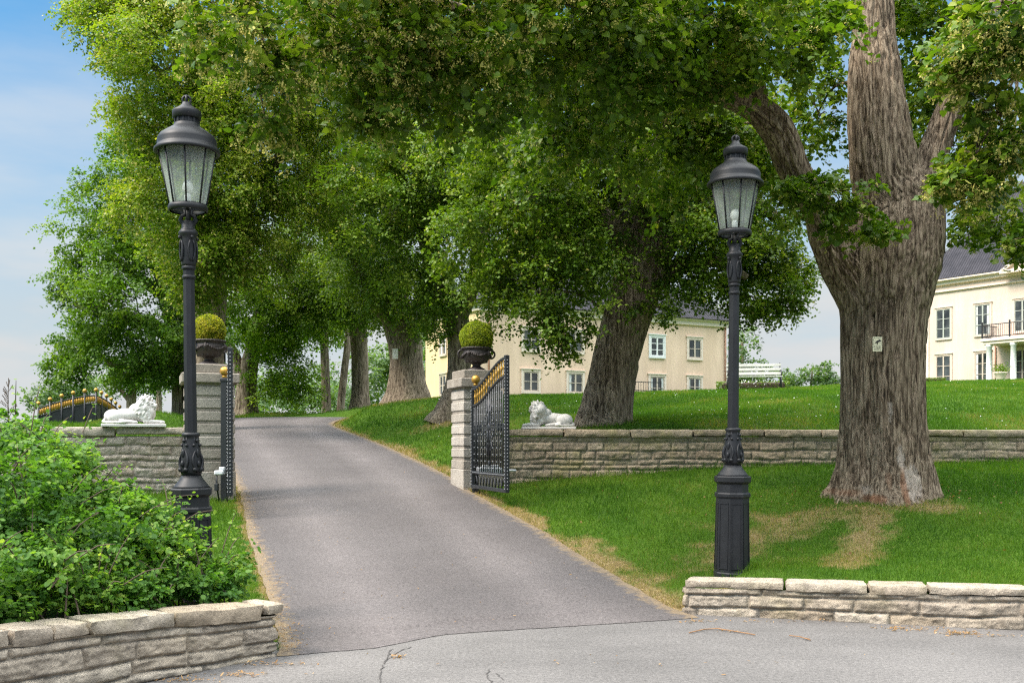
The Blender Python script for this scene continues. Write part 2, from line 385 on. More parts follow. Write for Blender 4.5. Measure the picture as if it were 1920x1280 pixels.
# ------------------------------------------------------------------ terrain
ST_L = [(-1.75,7.5),(-2.05,8.6),(-2.69,10.7),(-3.45,13),(-4.38,16.1),(-5.35,19),(-7.35,25),(-8.7,29),(-9.7,32),(-10.2,35.2),(-9.6,38.5),(-6,43),(4,46)]
ST_R = [(1.70,9.1),(1.30,10.13),(.77,12),(.295,13.8),(-.68,17),(-1.25,19.3),(-3.2,25.1),(-4.9,29.5),(-5.7,31.8),(-5.9,34.1),(-5.4,36.3),(-3,39),(4,42)]
JOINT = [(-1.75,7.47),(-1.08,7.76),(-.58,8.30),(.18,8.58),(1.70,9.1)]
FRONT = [(-14,-12),(-9,-3),(-4.2,4.2),(-3.0,5.87),(-2.49,6.64),(-1.8,7.47)] + JOINT[1:-1] + [(1.66,9.33),(4.39,8.53),(7.2,7.7),(20,3.5),(60,-8)]
WALL_R = [(-.30,17.65),(9.6,18.3),(26,19.4)]
WALL_L = [(-24,9.2),(-5.1,16.25)]
BACK = WALL_L + [(-4.3,16.5),(-1.1,17.5)] + WALL_R
_fx, _fy = zip(*FRONT); _bx, _by = zip(*BACK)
def front_y(x): return np.interp(x, _fx, _fy)
def back_y(x): return np.interp(x, _bx, _by)
_ly, _lx = [p[1] for p in ST_L[:10]], [p[0] for p in ST_L[:10]]
_ry, _rx = [p[1] for p in ST_R[:10]], [p[0] for p in ST_R[:10]]
def drive_l(y): return np.interp(y, _ly, _lx)
def drive_r(y): return np.interp(y, _ry, _rx)
def softp(t, w): return w * np.logaddexp(0, t / w)
def drive_z(x, y):
    d = y - np.interp(x, [p[0] for p in JOINT], [p[1] for p in JOINT])
    return .095 * (softp(y - 9.1, .6) - .93 * softp(y - 36, 1.2)) * np.clip(d / 1.2, 0, 1)
class RBF:
    def __init__(s, pts, c=1.2):
        s.p = np.array([q[:2] for q in pts], float); z = np.array([q[2] for q in pts], float); s.c = c
        d = np.hypot(s.p[:, None, 0] - s.p[None, :, 0], s.p[:, None, 1] - s.p[None, :, 1])
        s.m = z.mean(); s.w = np.linalg.solve(np.sqrt(d * d + c * c) + 1e-9 * np.eye(len(z)), z - s.m)
    def __call__(s, x, y):
        o = np.full(np.shape(x), s.m)
        for (px, py), w in zip(s.p, s.w): o = o + w * np.sqrt((x - px) ** 2 + (y - py) ** 2 + s.c ** 2)
        return o
def _pp(px, py, Y): v = P(px, py, Y); return (v.x, v.y, v.z)
_dr = [(x, y, .095 * max(0, y - 9.1)) for x, y in ST_L[:9] + ST_R[:9]]
ptsA = [p for p in _dr if p[1] < 20] + [(2, 9.7, .29), (4.4, 9.0, .33), (7, 8.3, .36), (12, 7.0, .42), (2.2, 10.2, .29), (0, 17.4, .86), (3.3, 17.7, 1.10), (6, 18, 1.2), (9.3, 18.1, 1.24), (16, 18.5, 1.4),
    (5.2, 13.9, .80), (9, 13, .78), (14, 12, .8), (-2.75, 8.6, .20), (-2.4, 7.4, .30), (-3.2, 6.6, .40), (-4.4, 5.0, .45), (-4.5, 9, .42), (-9, 6, .6), (-5.2, 15.9, .74), (-7.5, 15, .78), (-14, 12, .9), (-3.6, 12, .42), (-4.6, 14.5, .62)]
ptsB = [p for p in _dr if p[1] > 15] + [(.4, 18.0, 1.25), (1, 18.6, 1.7), (4, 18.6, 1.75), (10, 19, 1.78), (18, 20, 1.85), (-.2, 19, 1.25), (1, 22, 2.0), (-1.83, 28, 2.27), (-3.6, 33, 2.85), (-3.9, 36, 3.1),
    (-6.7, 44, 2.75), (-11.7, 44, 2.85), (-8, 40, 2.7), (-8.5, 48, 2.9), (-10, 42, 2.8), (-3, 45, 3.2),
    _pp(1300, 738, 40), _pp(1300, 738, 66), _pp(960, 748, 40), _pp(960, 748, 58), _pp(850, 750, 60), _pp(1400, 731, 36), _pp(1400, 736, 50), _pp(1400, 745, 75), _pp(1800, 716, 45), _pp(1800, 716, 78), _pp(1920, 713, 45), _pp(1920, 713, 74), _pp(1560, 724, 42), _pp(1560, 732, 70),
    (9, 26, 2.75), (14, 27, 2.9), (3, 28, 2.6), (-6, 17.2, 1.2), (-7, 17.2, 1.7), (-7.6, 19, 1.8), (-8.4, 25, 2.2), (-11, 22, 1.8), (-9.3, 22, 1.82), (-9.6, 19, 1.76), (-11, 26, 1.88), (-20, 20, 1.6), (-12.5, 30, 1.95), (-14, 36, 1.9), (-9.6, 28, 2.28), (-16, 44, 1.9), (-22, 48, 1.4), (-25, 38, 1.0), (-28, 60, -1),
    (-60, 100, -6), (-60, 40, -3), (-60, 10, 0), (-15, 70, .5), (0, 110, 1), (60, 130, 4), (110, 90, 5), (110, 30, 3), (60, 30, 3.5), (35, 100, 5.5)]
zA, zB = RBF(ptsA), RBF(ptsB)
def ground_z(x, y):
    """height of the lawn (not of the drive sheet)"""
    x, y = np.asarray(x, float), np.asarray(y, float)
    tb = sstep(.02, .30, y - back_y(x)); z = zA(x, y) * (1 - tb) + zB(x, y) * tb
    z = z + .05 * (fbm(x * .5, y * .5, o=3) - .5) * np.clip((y - 9) / 4, 0, 1)
    L, Rr = drive_l(y), drive_r(y)
    out = np.maximum(L - x, x - Rr); dz = drive_z(x, y)
    t = sstep(0.0, 1.0, out) * (y < 37) + (y >= 37); z = dz * (1 - t) + z * t
    ins = sstep(.0, .14, -out) * (y < 37.5); z = z - .06 * ins
    tf = sstep(.06, .24, y - front_y(x)); return z * tf + (-.08) * (1 - tf)
def gz(x, y): return float(ground_z(np.array([x]), np.array([y]))[0])
# wear of the turf: strips along the drive, a bare path between lamp and trunk
def seg_d(x, y, a, b):
    ax, ay, bx, by = a[0], a[1], b[0], b[1]; t = np.clip(((x - ax) * (bx - ax) + (y - ay) * (by - ay)) / ((bx - ax) ** 2 + (by - ay) ** 2), 0, 1)
    return np.hypot(x - ax - t * (bx - ax), y - ay - t * (by - ay))
def dryness(x, y):
    n = fbm(x * 1.6, y * 1.6, o=4); n2 = fbm(x * 5 + 9, y * 5, o=3)
    out = np.maximum(drive_l(y) - x, x - drive_r(y))
    w = np.where(x > .5 * (drive_l(y) + drive_r(y)), np.interp(y, [9, 10.5, 13, 17, 19, 25, 31], [.6, .85, .5, .25, .5, .5, .35]), .10)
    d = .85 * sstep(1.0, .25, out / w + (n - .5) * 1.6) * ((y > 8) & (y < 36))
    p1 = seg_d(x, y, (1.9, 10.9), (3.4, 13.0)); d = np.maximum(d, .58 * sstep(1.0, .1, p1 / .75 + (n - .5) * 2.2))
    p2 = seg_d(x, y, (3.4, 13.2), (5.6, 13.4)); d = np.maximum(d, .65 * sstep(1.0, .1, p2 / .7 + (n - .5) * 1.8))
    p3 = seg_d(x, y, (3.3, 9.9), (4.75, 13.0)); d = np.maximum(d, .85 * sstep(1.0, .15, p3 / .44 + (n2 - .5) * 1.3))
    p4 = np.hypot((x - 1.5), (y - 10.6)); d = np.maximum(d, .8 * sstep(1.0, .2, p4 / 1.2 + (n - .5) * 2.0))
    p5 = np.hypot(x + 3.7, y - 35.2); d = np.maximum(d, .6 * sstep(1, .3, p5 / 2.0 + (n - .5)))
    p6 = np.hypot(x + 2.0, y - 27.2); d = np.maximum(d, .7 * sstep(1, .3, p6 / 1.3 + (n - .5)))
    n4 = fbm(x * 11 + 3, y * 11, o=3); return np.clip(d * (1.0 + 1.1 * (n4 - .5)) * (.85 + .9 * (n2 - .35)) + .16 * (n2 - .5), 0, 1)
def axis(segs):
    o = []
    for a, b, s in segs: o += list(np.arange(a, b, s))
    return np.array(o + [segs[-1][1]])
gx = axis([(-300, -120, 30), (-120, -30, 6), (-30, -11, .6), (-11, 10.5, .13), (10.5, 30, .6), (30, 120, 6), (120, 420, 40)])
gy = axis([(-60, -12, 6), (-12, 4, .6), (4, 20, .1), (20, 40, .35), (40, 90, 1.2), (90, 180, 8), (180, 900, 90)])
GX, GY = np.meshgrid(gx, gy); nx, ny = len(gx), len(gy)
GZ = ground_z(GX, GY)
far = sstep(110, 300, np.hypot(GX, GY)); GZ = GZ * (1 - far) - 12 * far
idx = np.arange(nx * ny).reshape(ny, nx)
gf = np.stack([idx[:-1, :-1], idx[:-1, 1:], idx[1:, 1:], idx[1:, :-1]], -1).reshape(-1, 4)
me = np_mesh("lawn", np.stack([GX, GY, GZ], -1).reshape(-1, 3), gf, {"dry": dryness(GX, GY).ravel()}, True)
def M_lawn():
    t = NT("turf"); c = t.coord(); n = t.noise(1.2, 6, .65, c); n2 = t.noise(30, 4, .7, c); n3 = t.noise(.22, 3, .5, c)
    g = t.ramp(n, [(.3, (.034, .082, .007)), (.7, (.070, .130, .012))]); g = t.mix(1.0, g, t.ramp(n3, [(.35, .82), (.65, 1.2)]), 'MULTIPLY')
    g = t.mix(1.0, g, t.ramp(n2, [(.3, .6), (.7, 1.3)]), 'MULTIPLY')
    d = t.attr("dry"); dn = t.ramp(n2, [(.32, (.07, .048, .022)), (.5, (.19, .14, .065)), (.68, (.31, .24, .12))])
    m = t.mix(t.ramp(d.outputs["Fac"], [(.2, 0), (.75, 1)]), g, dn); t.l(m, t.b, "Base Color"); t.b.inputs["Roughness"].default_value = .95
    t.b.inputs["Specular IOR Level"].default_value = .1; t.bump(n2, .8, .03); return t.m
MT["turf"] = M_lawn()
lawn = tag(link("lawn", me, MT["turf"]), kind="structure")

# street: one flat sheet in front of the walls, running out to the sides
st = MB(); st.add([(-300, -60, 0), (300, -60, 0), (300, 11.0, 0), (-300, 11.0, 0)], [(0, 1, 2, 3)])
street = tag(st.build("street", MT["street"]), kind="structure")
# drive sheet
def curve_at(st, v):
    k = min(int(v), len(st) - 2); t = v - k
    p = [np.array(st[min(max(i, 0), len(st) - 1)]) for i in (k - 1, k, k + 1, k + 2)]
    return .5 * ((2 * p[1]) + (-p[0] + p[2]) * t + (2 * p[0] - 5 * p[1] + 4 * p[2] - p[3]) * t * t + (-p[0] + 3 * p[1] - 3 * p[2] + p[3]) * t ** 3)
NV, NU = 260, 40; V, ac, ed = [], [], []
for j in range(NV + 1):
    v = (j / NV) ** 1.0 * (len(ST_L) - 1); a, b = curve_at(ST_L, v), curve_at(ST_R, v)
    for i in range(NU + 1):
        u = i / NU; p = a + (b - a) * u
        if v < 1.5:
            jy = np.interp(p[0], [q[0] for q in JOINT], [q[1] for q in JOINT]); ly = ST_L[0][1] + (ST_R[0][1] - ST_L[0][1]) * u
            p[1] += (jy - ly) * max(0, 1 - v / 1.5)
        wob = .05 * (vnoise(p[0] * 2.2 + 3, p[1] * 2.2) - .5) + .03 * (vnoise(p[0] * 8, p[1] * 8) - .5)
        if i in (0, NU): p[0] += wob
        if j == 0: p[1] += wob * .8
        V.append((p[0], p[1], float(drive_z(p[0], p[1])) + (.012 if j > 1 else .0045) + (.03 * (1 - (2 * u - 1) ** 2) if v > .6 else 0)))
        ac.append(u); ed.append(max(0, 1 - min(u, 1 - u) * 12) * .5)
ix = np.arange((NV + 1) * (NU + 1)).reshape(NV + 1, NU + 1)
me = np_mesh("driveway", V, np.stack([ix[:-1, :-1], ix[:-1, 1:], ix[1:, 1:], ix[1:, :-1]], -1).reshape(-1, 4), {"across": ac, "edge": ed}, True)
drive = tag(link("driveway", me, MT["drive"]), kind="structure")
# seam and cracks in the asphalt, as thin dark strips on the sheet
MT["crack"] = M_simple("crack_tar", (.055, .050, .047), .9)
def strip(mb, pts, w, z):
    vs, fs = [], []
    for k, p in enumerate(pts):
        a, b = Vector(pts[max(k - 1, 0)]), Vector(pts[min(k + 1, len(pts) - 1)]); t = (b - a).normalized(); n = Vector((-t.y, t.x))
        ww = w * random.uniform(.35, 1.4) * (.35 if k in (0, len(pts) - 1) else 1)
        vs += [(p[0] + n.x * ww, p[1] + n.y * ww, z), (p[0] - n.x * ww, p[1] - n.y * ww, z)]
    for k in range(len(pts) - 1): fs.append((2 * k, 2 * k + 1, 2 * k + 3, 2 * k + 2))
    mb.add(vs, fs)
def zig(pts, step, amp):
    o = []
    for a, b in zip(pts[:-1], pts[1:]):
        n = max(1, int(math.dist(a, b) / step))
        for k in range(n): t = k / n; o.append((a[0] + (b[0] - a[0]) * t + random.uniform(-amp, amp), a[1] + (b[1] - a[1]) * t + random.uniform(-amp, amp)))
    return o + [pts[-1]]
def gp(px, py): v = (py - HY) / F; Y = EYE / v; return ((px - HX) / F * Y, Y)
cm = MB()
sm = zig([(p[0], p[1] - .006) for p in JOINT], .045, .013); k = 0
while k < len(sm) - 2:
    e_ = min(len(sm), k + random.randint(3, 14)); strip(cm, sm[k:e_], random.uniform(.0018, .0048), .004); k = e_ + random.choice((0, 0, 1, 2))
for L in ([(735, 1216), (722, 1240), (712, 1262), (716, 1290), (700, 1330)], [(722, 1240), (745, 1222), (772, 1212)], [(930, 1290), (912, 1265), (918, 1254)], [(930, 1262), (945, 1275)]):
    strip(cm, zig([gp(*q) for q in L], .035, .010), .0045, .0045)
tag(cm.build("street_cracks", MT["crack"]), kind="structure")

# ------------------------------------------------------------------ stone walls
def masonry(name, path, zb, ztop, rows, blen, amp, res, mat, parent, off, seed):
    """rock-faced coursed masonry: a displaced sheet that follows path (x,y), outward = right-hand side of travel"""
    rng = np.random.RandomState(seed)
    pts = [np.array(p, float) for p in path]; us, xs, ns = [], [], []; acc = 0
    for a, b in zip(pts[:-1], pts[1:]):
        L = np.linalg.norm(b - a); n = max(2, int(L / res)); d = (b - a) / L; nn = np.array([d[1], -d[0]])
        for k in range(n): xs.append(a + (b - a) * k / n); us.append(acc + L * k / n); ns.append(nn)
        acc += L
    xs.append(pts[-1]); us.append(acc); ns.append(ns[-1]); xs, us, ns = map(np.array, (xs, us, ns))
    k = max(1, int(.03 / res)); nsm = ns.copy()
    for s in range(-k, k + 1): nsm += ns[np.clip(np.arange(len(ns)) + s, 0, len(ns) - 1)]
    ns = nsm / np.linalg.norm(nsm, axis=1, keepdims=True)
    hmax = max(ztop(0), ztop(acc)) - zb; nv = int(hmax / res) + 1
    t = np.linspace(0, 1, nv); U, T = np.meshgrid(us, t); ZT = np.array([ztop(u) for u in us])
    Vv = T * hmax; Zw = zb + T * (ZT[None, :] - zb)
    edges = [0]
    while edges[-1] < hmax: edges.append(edges[-1] + rng.choice(rows))
    edges = np.array(edges); Uw = U + .035 * (vnoise(U * 4, Vv * 5 + seed) - .5); Vw = Vv + .034 * (vnoise(U * 2.2 + 40, Vv * 4 + seed) - .5)
    r = np.clip(np.searchsorted(edges, Vw, side='right') - 1, 0, len(edges) - 2)
    D = np.zeros_like(U); B = np.zeros_like(U); OFF = np.zeros_like(U)
    for q in range(len(edges) - 1):
        m = r == q
        if not m.any(): continue
        e = [-rng.uniform(0, blen[1])]
        while e[-1] < acc + 1: e.append(e[-1] + rng.uniform(*blen) * (rng.uniform(.5, 1.0) if rng.rand() < .2 else 1))
        e = np.array(e); j = np.clip(np.searchsorted(e, Uw[m], side='right') - 1, 0, len(e) - 2)
        du = np.minimum(Uw[m] - e[j], e[j + 1] - Uw[m]); dv = np.minimum(Vw[m] - edges[q], edges[q + 1] - Vw[m])
        D[m] = np.minimum(du, dv); val = rng.rand(len(e)); B[m] = val[j]; of = rng.uniform(-.5, .5, len(e)); OFF[m] = of[j]
    jit = .006 * (vnoise(U * 45, Vv * 45) - .5); Dd = D + jit
    rock = .6 * fbm(U * 7 + B * 50, Vv * 11 + B * 31, o=6) + .4 * fbm(U * 19 + B * 20, Vv * 26, o=4); chip = np.abs(fbm(U * 3.5 + B * 90, Vv * 7, o=3) - .5) * 2
    h = amp * sstep(-.001, .026, Dd) * (.25 + 1.5 * rock - .7 * chip) + amp * .55 * OFF * sstep(0, .01, Dd)
    Vx = xs[None, :, 0] + ns[None, :, 0] * h; Vy = xs[None, :, 1] + ns[None, :, 1] * h
    V3 = np.stack([Vx - off[0], Vy - off[1], Zw - off[2]], -1).reshape(-1, 3); nu = len(us)
    ii = np.arange(nu * nv).reshape(nv, nu)
    fc = np.stack([ii[:-1, :-1], ii[:-1, 1:], ii[1:, 1:], ii[1:, :-1]], -1).reshape(-1, 4)
    me = np_mesh(name, V3, fc, {"block": B.ravel(), "joint": (.42 * (1 - sstep(.001, .007, Dd))).ravel()}, True)
    return link(name, me, mat, parent)
def rough_slab(a, b, za, zb_, depth, th, seed, mat, parent, off, over=.0, amp=.014, front=None):
    """one capstone from a to b (front-edge points), thickness th, depth behind"""
    a, b = np.array(a, float), np.array(b, float); L = np.linalg.norm(b - a); d = (b - a) / L; n = np.array([d[1], -d[0]])
    bm = bmesh.new(); bmesh.ops.create_cube(bm, size=1)
    nx_, ny_, nz_ = max(2, int(L / .05)), max(2, int(depth / .06)), max(2, int(th / .03))
    V, Fc = [], []
    def face(o, u, w, nu, nw):
        base = len(V)
        for j in range(nw + 1):
            for i in range(nu + 1): V.append(o + u * i / nu + w * j / nw)
        for j in range(nw):
            for i in range(nu):
                q = base + j * (nu + 1) + i; Fc.append((q, q + 1, q + nu + 2, q + nu + 1))
    X, Y_, Z = np.array([L, 0, 0.]), np.array([0, depth, 0.]), np.array([0, 0, th]); O = np.zeros(3)
    face(O, X, Z, nx_, nz_); face(O + Y_ + X, -X, Z, nx_, nz_); face(O + Y_, -Y_, Z, ny_, nz_); face(O + X, Y_, Z, ny_, nz_); face(O + Z, X, Y_, nx_, ny_); face(O + Y_, X, -Y_, nx_, ny_)
    bm.free(); V = np.array(V); s = seed * 3.7
    q = V / np.array([L, depth, th]) * 2 - 1
    rnd = np.stack([fbm(V[:, 0] * 9 + s, V[:, 1] * 9, V[:, 2] * 14, 4), fbm(V[:, 0] * 9, V[:, 1] * 9 + s, V[:, 2] * 14 + 9, 4), fbm(V[:, 0] * 7 + 5, V[:, 1] * 7 + s, V[:, 2] * 9, 4)], -1) - .5
    side = (np.maximum(np.abs(q[:, 0]), np.abs(q[:, 1])) > .999)[:, None]
    V = V + rnd * amp * np.where(side, np.array([2.2, 2.6, 1.2]), np.array([1, 1, .7]))
    ed = np.sort(np.abs(q), axis=1)[:, 1]; V -= (q * .010) * (ed > .97)[:, None]
    P3 = a[None, :] + V[:, :1] * d + V[:, 1:2] * (-n); tz = za + (zb_ - za) * V[:, 0] / L
    W = np.stack([P3[:, 0] - off[0], P3[:, 1] - off[1], tz - th + V[:, 2] - off[2]], -1)
    me = np_mesh("capstone", W, np.array(Fc), {"block": np.full(len(W), (seed * .37) % 1), "joint": np.zeros(len(W))}, True)
    return link("capstone", me, mat, parent)
def coping(path_pts, lens, zt, depth, th, over, seed, mat, parent, off, amp=.014):
    """capstones laid along a polyline"""
    P_ = [np.array(p, float) for p in path_pts]; cum = [0]
    for a, b in zip(P_[:-1], P_[1:]): cum.append(cum[-1] + np.linalg.norm(b - a))
    def at(u):
        k = min(max(np.searchsorted(cum, u, side='right') - 1, 0), len(P_) - 2); t = (u - cum[k]) / (cum[k + 1] - cum[k]); d = (P_[k + 1] - P_[k]) / (cum[k + 1] - cum[k])
        return P_[k] + (P_[k + 1] - P_[k]) * t + np.array([d[1], -d[0]]) * over
    u = 0; k = 0
    while u < cum[-1] - .05:
        L = lens[k % len(lens)]; e = min(u + L, cum[-1])
        rough_slab(at(u + .006), at(e - .006), zt(u), zt(e), depth, th * (1 + .12 * ((k * 7) % 3 - 1)), seed + k, mat, parent, off, amp=amp); u = e; k += 1

# low roadside wall, left
lw = [(-6.4, 1.2), (-4.2, 4.2), (-3.0, 5.87), (-2.49, 6.64), (-1.8, 7.47)]
o = (-1.9, 7.4, 0); t = thing("roadside_wall", "low pale limestone wall with broken end block in front of the leafy shrubs", "wall", o, 0, "low roadside stone walls")
LL = sum(math.dist(a, b) for a, b in zip(lw[:-1], lw[1:]))
zl = lambda u: float(np.interp(LL - u, [0, 1.1, 2, 4, 9], [.40, .46, .50, .53, .60]))
e1 = (-1.8 - .22, 7.47 + .19)
masonry("masonry", lw + [e1], -.12, lambda u: zl(min(u, LL)) - .09, [.085, .12, .14, .155], (.38, .85), .036, .012, MT["stone"], t, o, 3)
coping(lw[:-1] + [(-1.74, 7.54)], [1.25, 1.4, 1.1, 1.3, .75, .28, .24, .62, .75], zl, .34, .105, .05, 11, MT["stone"], t, o, .026)
# low roadside wall, right
rw = [(1.62, 9.33), (4.39, 8.53), (7.2, 7.7), (14, 5.6)]
o = (1.7, 9.3, 0); t = thing("roadside_wall", "low pale limestone wall in front of the lamp and big trunk, orange leaf litter at its foot", "wall", o, 0, "low roadside stone walls")
zr = lambda u: .325 + .012 * min(u, 5)
masonry("masonry", [(1.80, 9.62), (1.62, 9.33)] + rw[1:], -.12, lambda u: zr(u) - .08, [.10, .13, .14], (.38, .80), .034, .012, MT["stone"], t, o, 8)
coping(rw, [.9, .72, .5, .82, .62, .7, .9, .6, .8], zr, .34, .09, .045, 31, MT["stone"], t, o, .020)
# retaining walls beside the gate
o = (-.2, 17.6, .8); t = thing("retaining_wall", "long mossy grey-brown limestone wall behind the open gate leaf and the big trunk", "wall", o, 0, "retaining walls beside the gate")
zt = lambda u: 1.84
masonry("masonry", WALL_R, .55, lambda u: zt(u) - .13, [.09, .115, .14, .16], (.22, .70), .032, .018, MT["old_stone"], t, o, 15)
coping(WALL_R, [1.22, 1.2, 1.13, 1.3, 1.05, 1.25, 1.4, 1.2, 1.1], zt, .45, .135, .07, 51, MT["old_stone"], t, o, .016)
o = (-5.2, 16.2, .7); t = thing("retaining_wall", "brownish limestone wall under the lion, partly hidden by shrubs and lamp post", "wall", o, 0, "retaining walls beside the gate")
MT["brown_stone"] = M_stone("warm_limestone", [(.33, .27, .21), (.42, .355, .285), (.37, .325, .265), (.47, .41, .335), (.30, .25, .20)], .2)
masonry("masonry", WALL_L, .35, lambda u: 1.84 - .13, [.09, .11, .13, .15], (.22, .62), .040, .018, MT["brown_stone"], t, o, 23)
coping(WALL_L, [1.2, 1.35, 1.1, 1.25, 1.4], lambda u: 1.85, .45, .13, .07, 71, MT["brown_stone"], t, o, .018)

# ------------------------------------------------------------------ gate pillars
TH = math.atan2(1.3, 3.45)
def pillar(cx, cy, w, z0, label):
    o = (cx, cy, z0); t = thing("gate_pillar", label, "pillar", o, TH, "gate pillars")
    zz = lambda z: z - z0
    m = MB(); m.blk = .75; m.box((0, 0, (zz(1.14) - .3) / 2), (w + .02, w + .02, zz(1.14) + .3), .012); m.build("plinth", MT["pillar"], t)
    m = MB(); n = 7; h = (2.57 - 1.14) / n
    for k in range(n):
        b = zz(1.14) + k * h; m.blk = .25 + .75 * random.random()
        m.box((0, 0, b + h * .38), (w, w, h * .74), .010); m.blk = max(.05, m.blk - .3); m.box((0, 0, b + h * .875), (w - .035, w - .035, h * .25), 0)
    m.build("shaft", MT["pillar"], t)
    m = MB(); m.blk = .30; m.box((0, 0, zz(2.57) + .08), (w + .13, w + .13, .16), .014); m.build("cap_slab", MT["pillar"], t)
    m = MB(); m.blk = .15; m.box((0, 0, zz(2.73) + .075), (w - .02, w - .02, .148), .014); m.build("top_block", MT["pillar"], t)
    return t
ex, ey = Vector((math.cos(TH), math.sin(TH), 0)), Vector((-math.sin(TH), math.cos(TH), 0))
RP = Vector((PX(870, 17.3), 17.3, 0)) + ex * .35 + ey * .36     # centre of the right pillar from its front left corner
LP = Vector((PX(441, 16.25), 16.25, 0)) - ex * .385 + ey * .385
pillar(RP.x, RP.y, .72, .70, "stone gate pillar on the lawn side of the drive, its face sunlit")
pillar(LP.x, LP.y, .77, .55, "stone gate pillar half hidden behind the near lamp post")
# ------------------------------------------------------------------ leaves (shared by clipped balls, shrubs and trees)
HEART = (np.array([(0, 0, 0), (.02, .30, .03), (.22, .47, .07), (.58, .38, .06), (1, 0, -.10), (.58, -.38, .06), (.22, -.47, .07), (.02, -.30, .03), (.45, 0, 0)]),
         np.array([(0, 8, 1), (1, 8, 2), (2, 8, 3), (3, 8, 4), (4, 8, 5), (5, 8, 6), (6, 8, 7), (7, 8, 0)]))
OVAL = (np.array([(0, 0, 0), (.25, .33, .05), (.65, .34, .05), (1, 0, -.06), (.65, -.34, .05), (.25, -.33, .05)]), np.array([(0, 2, 1), (0, 3, 2), (0, 4, 3), (0, 5, 4)]))
RHOMB = (np.array([(0, 0, 0), (.42, .42, .09), (1, 0, -.06), (.42, -.42, .09)]), np.array([(0, 2, 1), (0, 3, 2)]))
BLADE = (np.array([(0, -.5, 0), (0, .5, 0), (.5, .38, .05), (.5, -.38, .05), (1, 0, .22)]), np.array([(0, 1, 2), (0, 2, 3), (3, 2, 4)]))
BRACT = (np.array([(0, 0, 0), (.3, .13, .03), (.75, .12, .02), (1, 0, 0), (.75, -.12, .02), (.3, -.13, .03)]), np.array([(0, 2, 1), (0, 3, 2), (0, 4, 3), (0, 5, 4)]))
def unit(a): return a / (np.linalg.norm(a, axis=-1, keepdims=True) + 1e-9)
def leaves(name, pos, nrm, dirv, size, tint, tpl, mat, parent=None, off=(0, 0, 0), width=None):
    tv, tf = tpl; n = len(pos)
    z = unit(nrm); x = unit(dirv - (dirv * z).sum(-1, keepdims=True) * z); y = np.cross(z, x)
    s = np.asarray(size)[:, None, None]; w = s if width is None else np.asarray(width)[:, None, None]
    V = (pos - np.array(off))[:, None, :] + s * tv[None, :, :1] * x[:, None, :] + w * tv[None, :, 1:2] * y[:, None, :] + s * tv[None, :, 2:] * z[:, None, :]
    Fc = (tf[None] + (np.arange(n) * len(tv))[:, None, None]).reshape(-1, 3)
    me = np_mesh(name, V.reshape(-1, 3), Fc, {"tint": np.repeat(tint, len(tv))})
    return link(name, me, mat, parent)
RNG = np.random.RandomState(5)
def sphere_dirs(n, rng=RNG): return unit(rng.normal(size=(n, 3)))

# ------------------------------------------------------------------ urns and clipped box balls on the pillars
def urn(x, y, z, label, rz):
    t = thing("stone_urn", label, "urn", (x, y, z), rz, "urns on the gate pillars"); t.name = "iron_urn"
    m = MB(); m.lathe([(.17, 0), (.17, .025), (.145, .04), (.105, .06), (.075, .085), (.07, .10), (.085, .115), (.10, .125)], 28); m.build("foot", MT["cast"], t)
    m = MB(); prof = [(.10, .125), (.16, .145), (.205, .18), (.235, .225), (.25, .275), (.247, .315), (.235, .345), (.232, .36), (.262, .385), (.272, .40), (.268, .415), (.24, .42), (.225, .395)]
    m.lathe(prof, 32)
    for k in range(28): a = 2 * math.pi * k / 28; m.ball((.268 * math.cos(a), .268 * math.sin(a), .398), .014, 6, 4)
    for k in range(14): a = 2 * math.pi * k / 14; m.ball((.175 * math.cos(a), .175 * math.sin(a), .165), (.03, .03, .022), 6, 4)
    m.build("bowl", MT["cast"], t)
    m = MB()
    for q in range(4):      # garlands with a mask between each pair
        a0 = q * math.pi / 2 + math.pi / 4
        for k in range(13):
            f = k / 12; a = a0 + f * math.pi / 2; zz = .335 - .075 * math.sin(math.pi * f); rr = .25 + .004
            m.ball((rr * math.cos(a), rr * math.sin(a), zz), random.uniform(.016, .026), 7, 5)
        m.ball((.25 * math.cos(a0), .25 * math.sin(a0), .30), (.035, .035, .048), 8, 6); m.ball((.262 * math.cos(a0), .262 * math.sin(a0), .29), (.02, .02, .02), 6, 5)
    m.build("garland", MT["cast"], t)
    for s in (-1, 1):
        m = MB(); pts = []
        for k in range(13):
            f = k / 12; a = math.pi * (.62 - 1.25 * f); pts.append((s * (.262 + .072 * math.cos(a)), 0, .30 + .072 * math.sin(a)))
        m.tube(pts, .017, 8); m.build("handle", MT["cast"], t)
    return t
def box_ball(x, y, z, r, mat, label, seed):
    t = thing("boxwood_ball", label, "shrub", (x, y, z - r * .55), 0, "clipped box balls in the urns")
    rng = np.random.RandomState(seed); n = 15000; d = sphere_dirs(n, rng); d = d[d[:, 2] > -.62]; n = len(d)
    lump = 1 + .07 * (fbm(d[:, 0] * 4 + seed, d[:, 1] * 4, d[:, 2] * 4, 3) - .5) * 2
    rad = r * lump * (1 - .13 * rng.rand(n) ** 1.5)
    pos = d * rad[:, None] + np.array([x, y, z]); nrm = unit(d + .9 * rng.normal(size=(n, 3))); dr = unit(d * .8 + rng.normal(size=(n, 3)))
    patch = fbm(d[:, 0] * 2.2 + 7 * seed, d[:, 1] * 2.2, d[:, 2] * 2.2, 3)
    tint = np.clip(.45 + .9 * (patch - .5) + .22 * rng.normal(size=n), 0, 1)
    leaves("foliage", pos, nrm, dr, rng.uniform(.014, .026, n), tint, OVAL, mat, t, t.location)
    m = MB(); m.ball((0, 0, r * .55), r * .86, 20, 14); m.build("inner_twigs", MT["twig"], t)
    return t
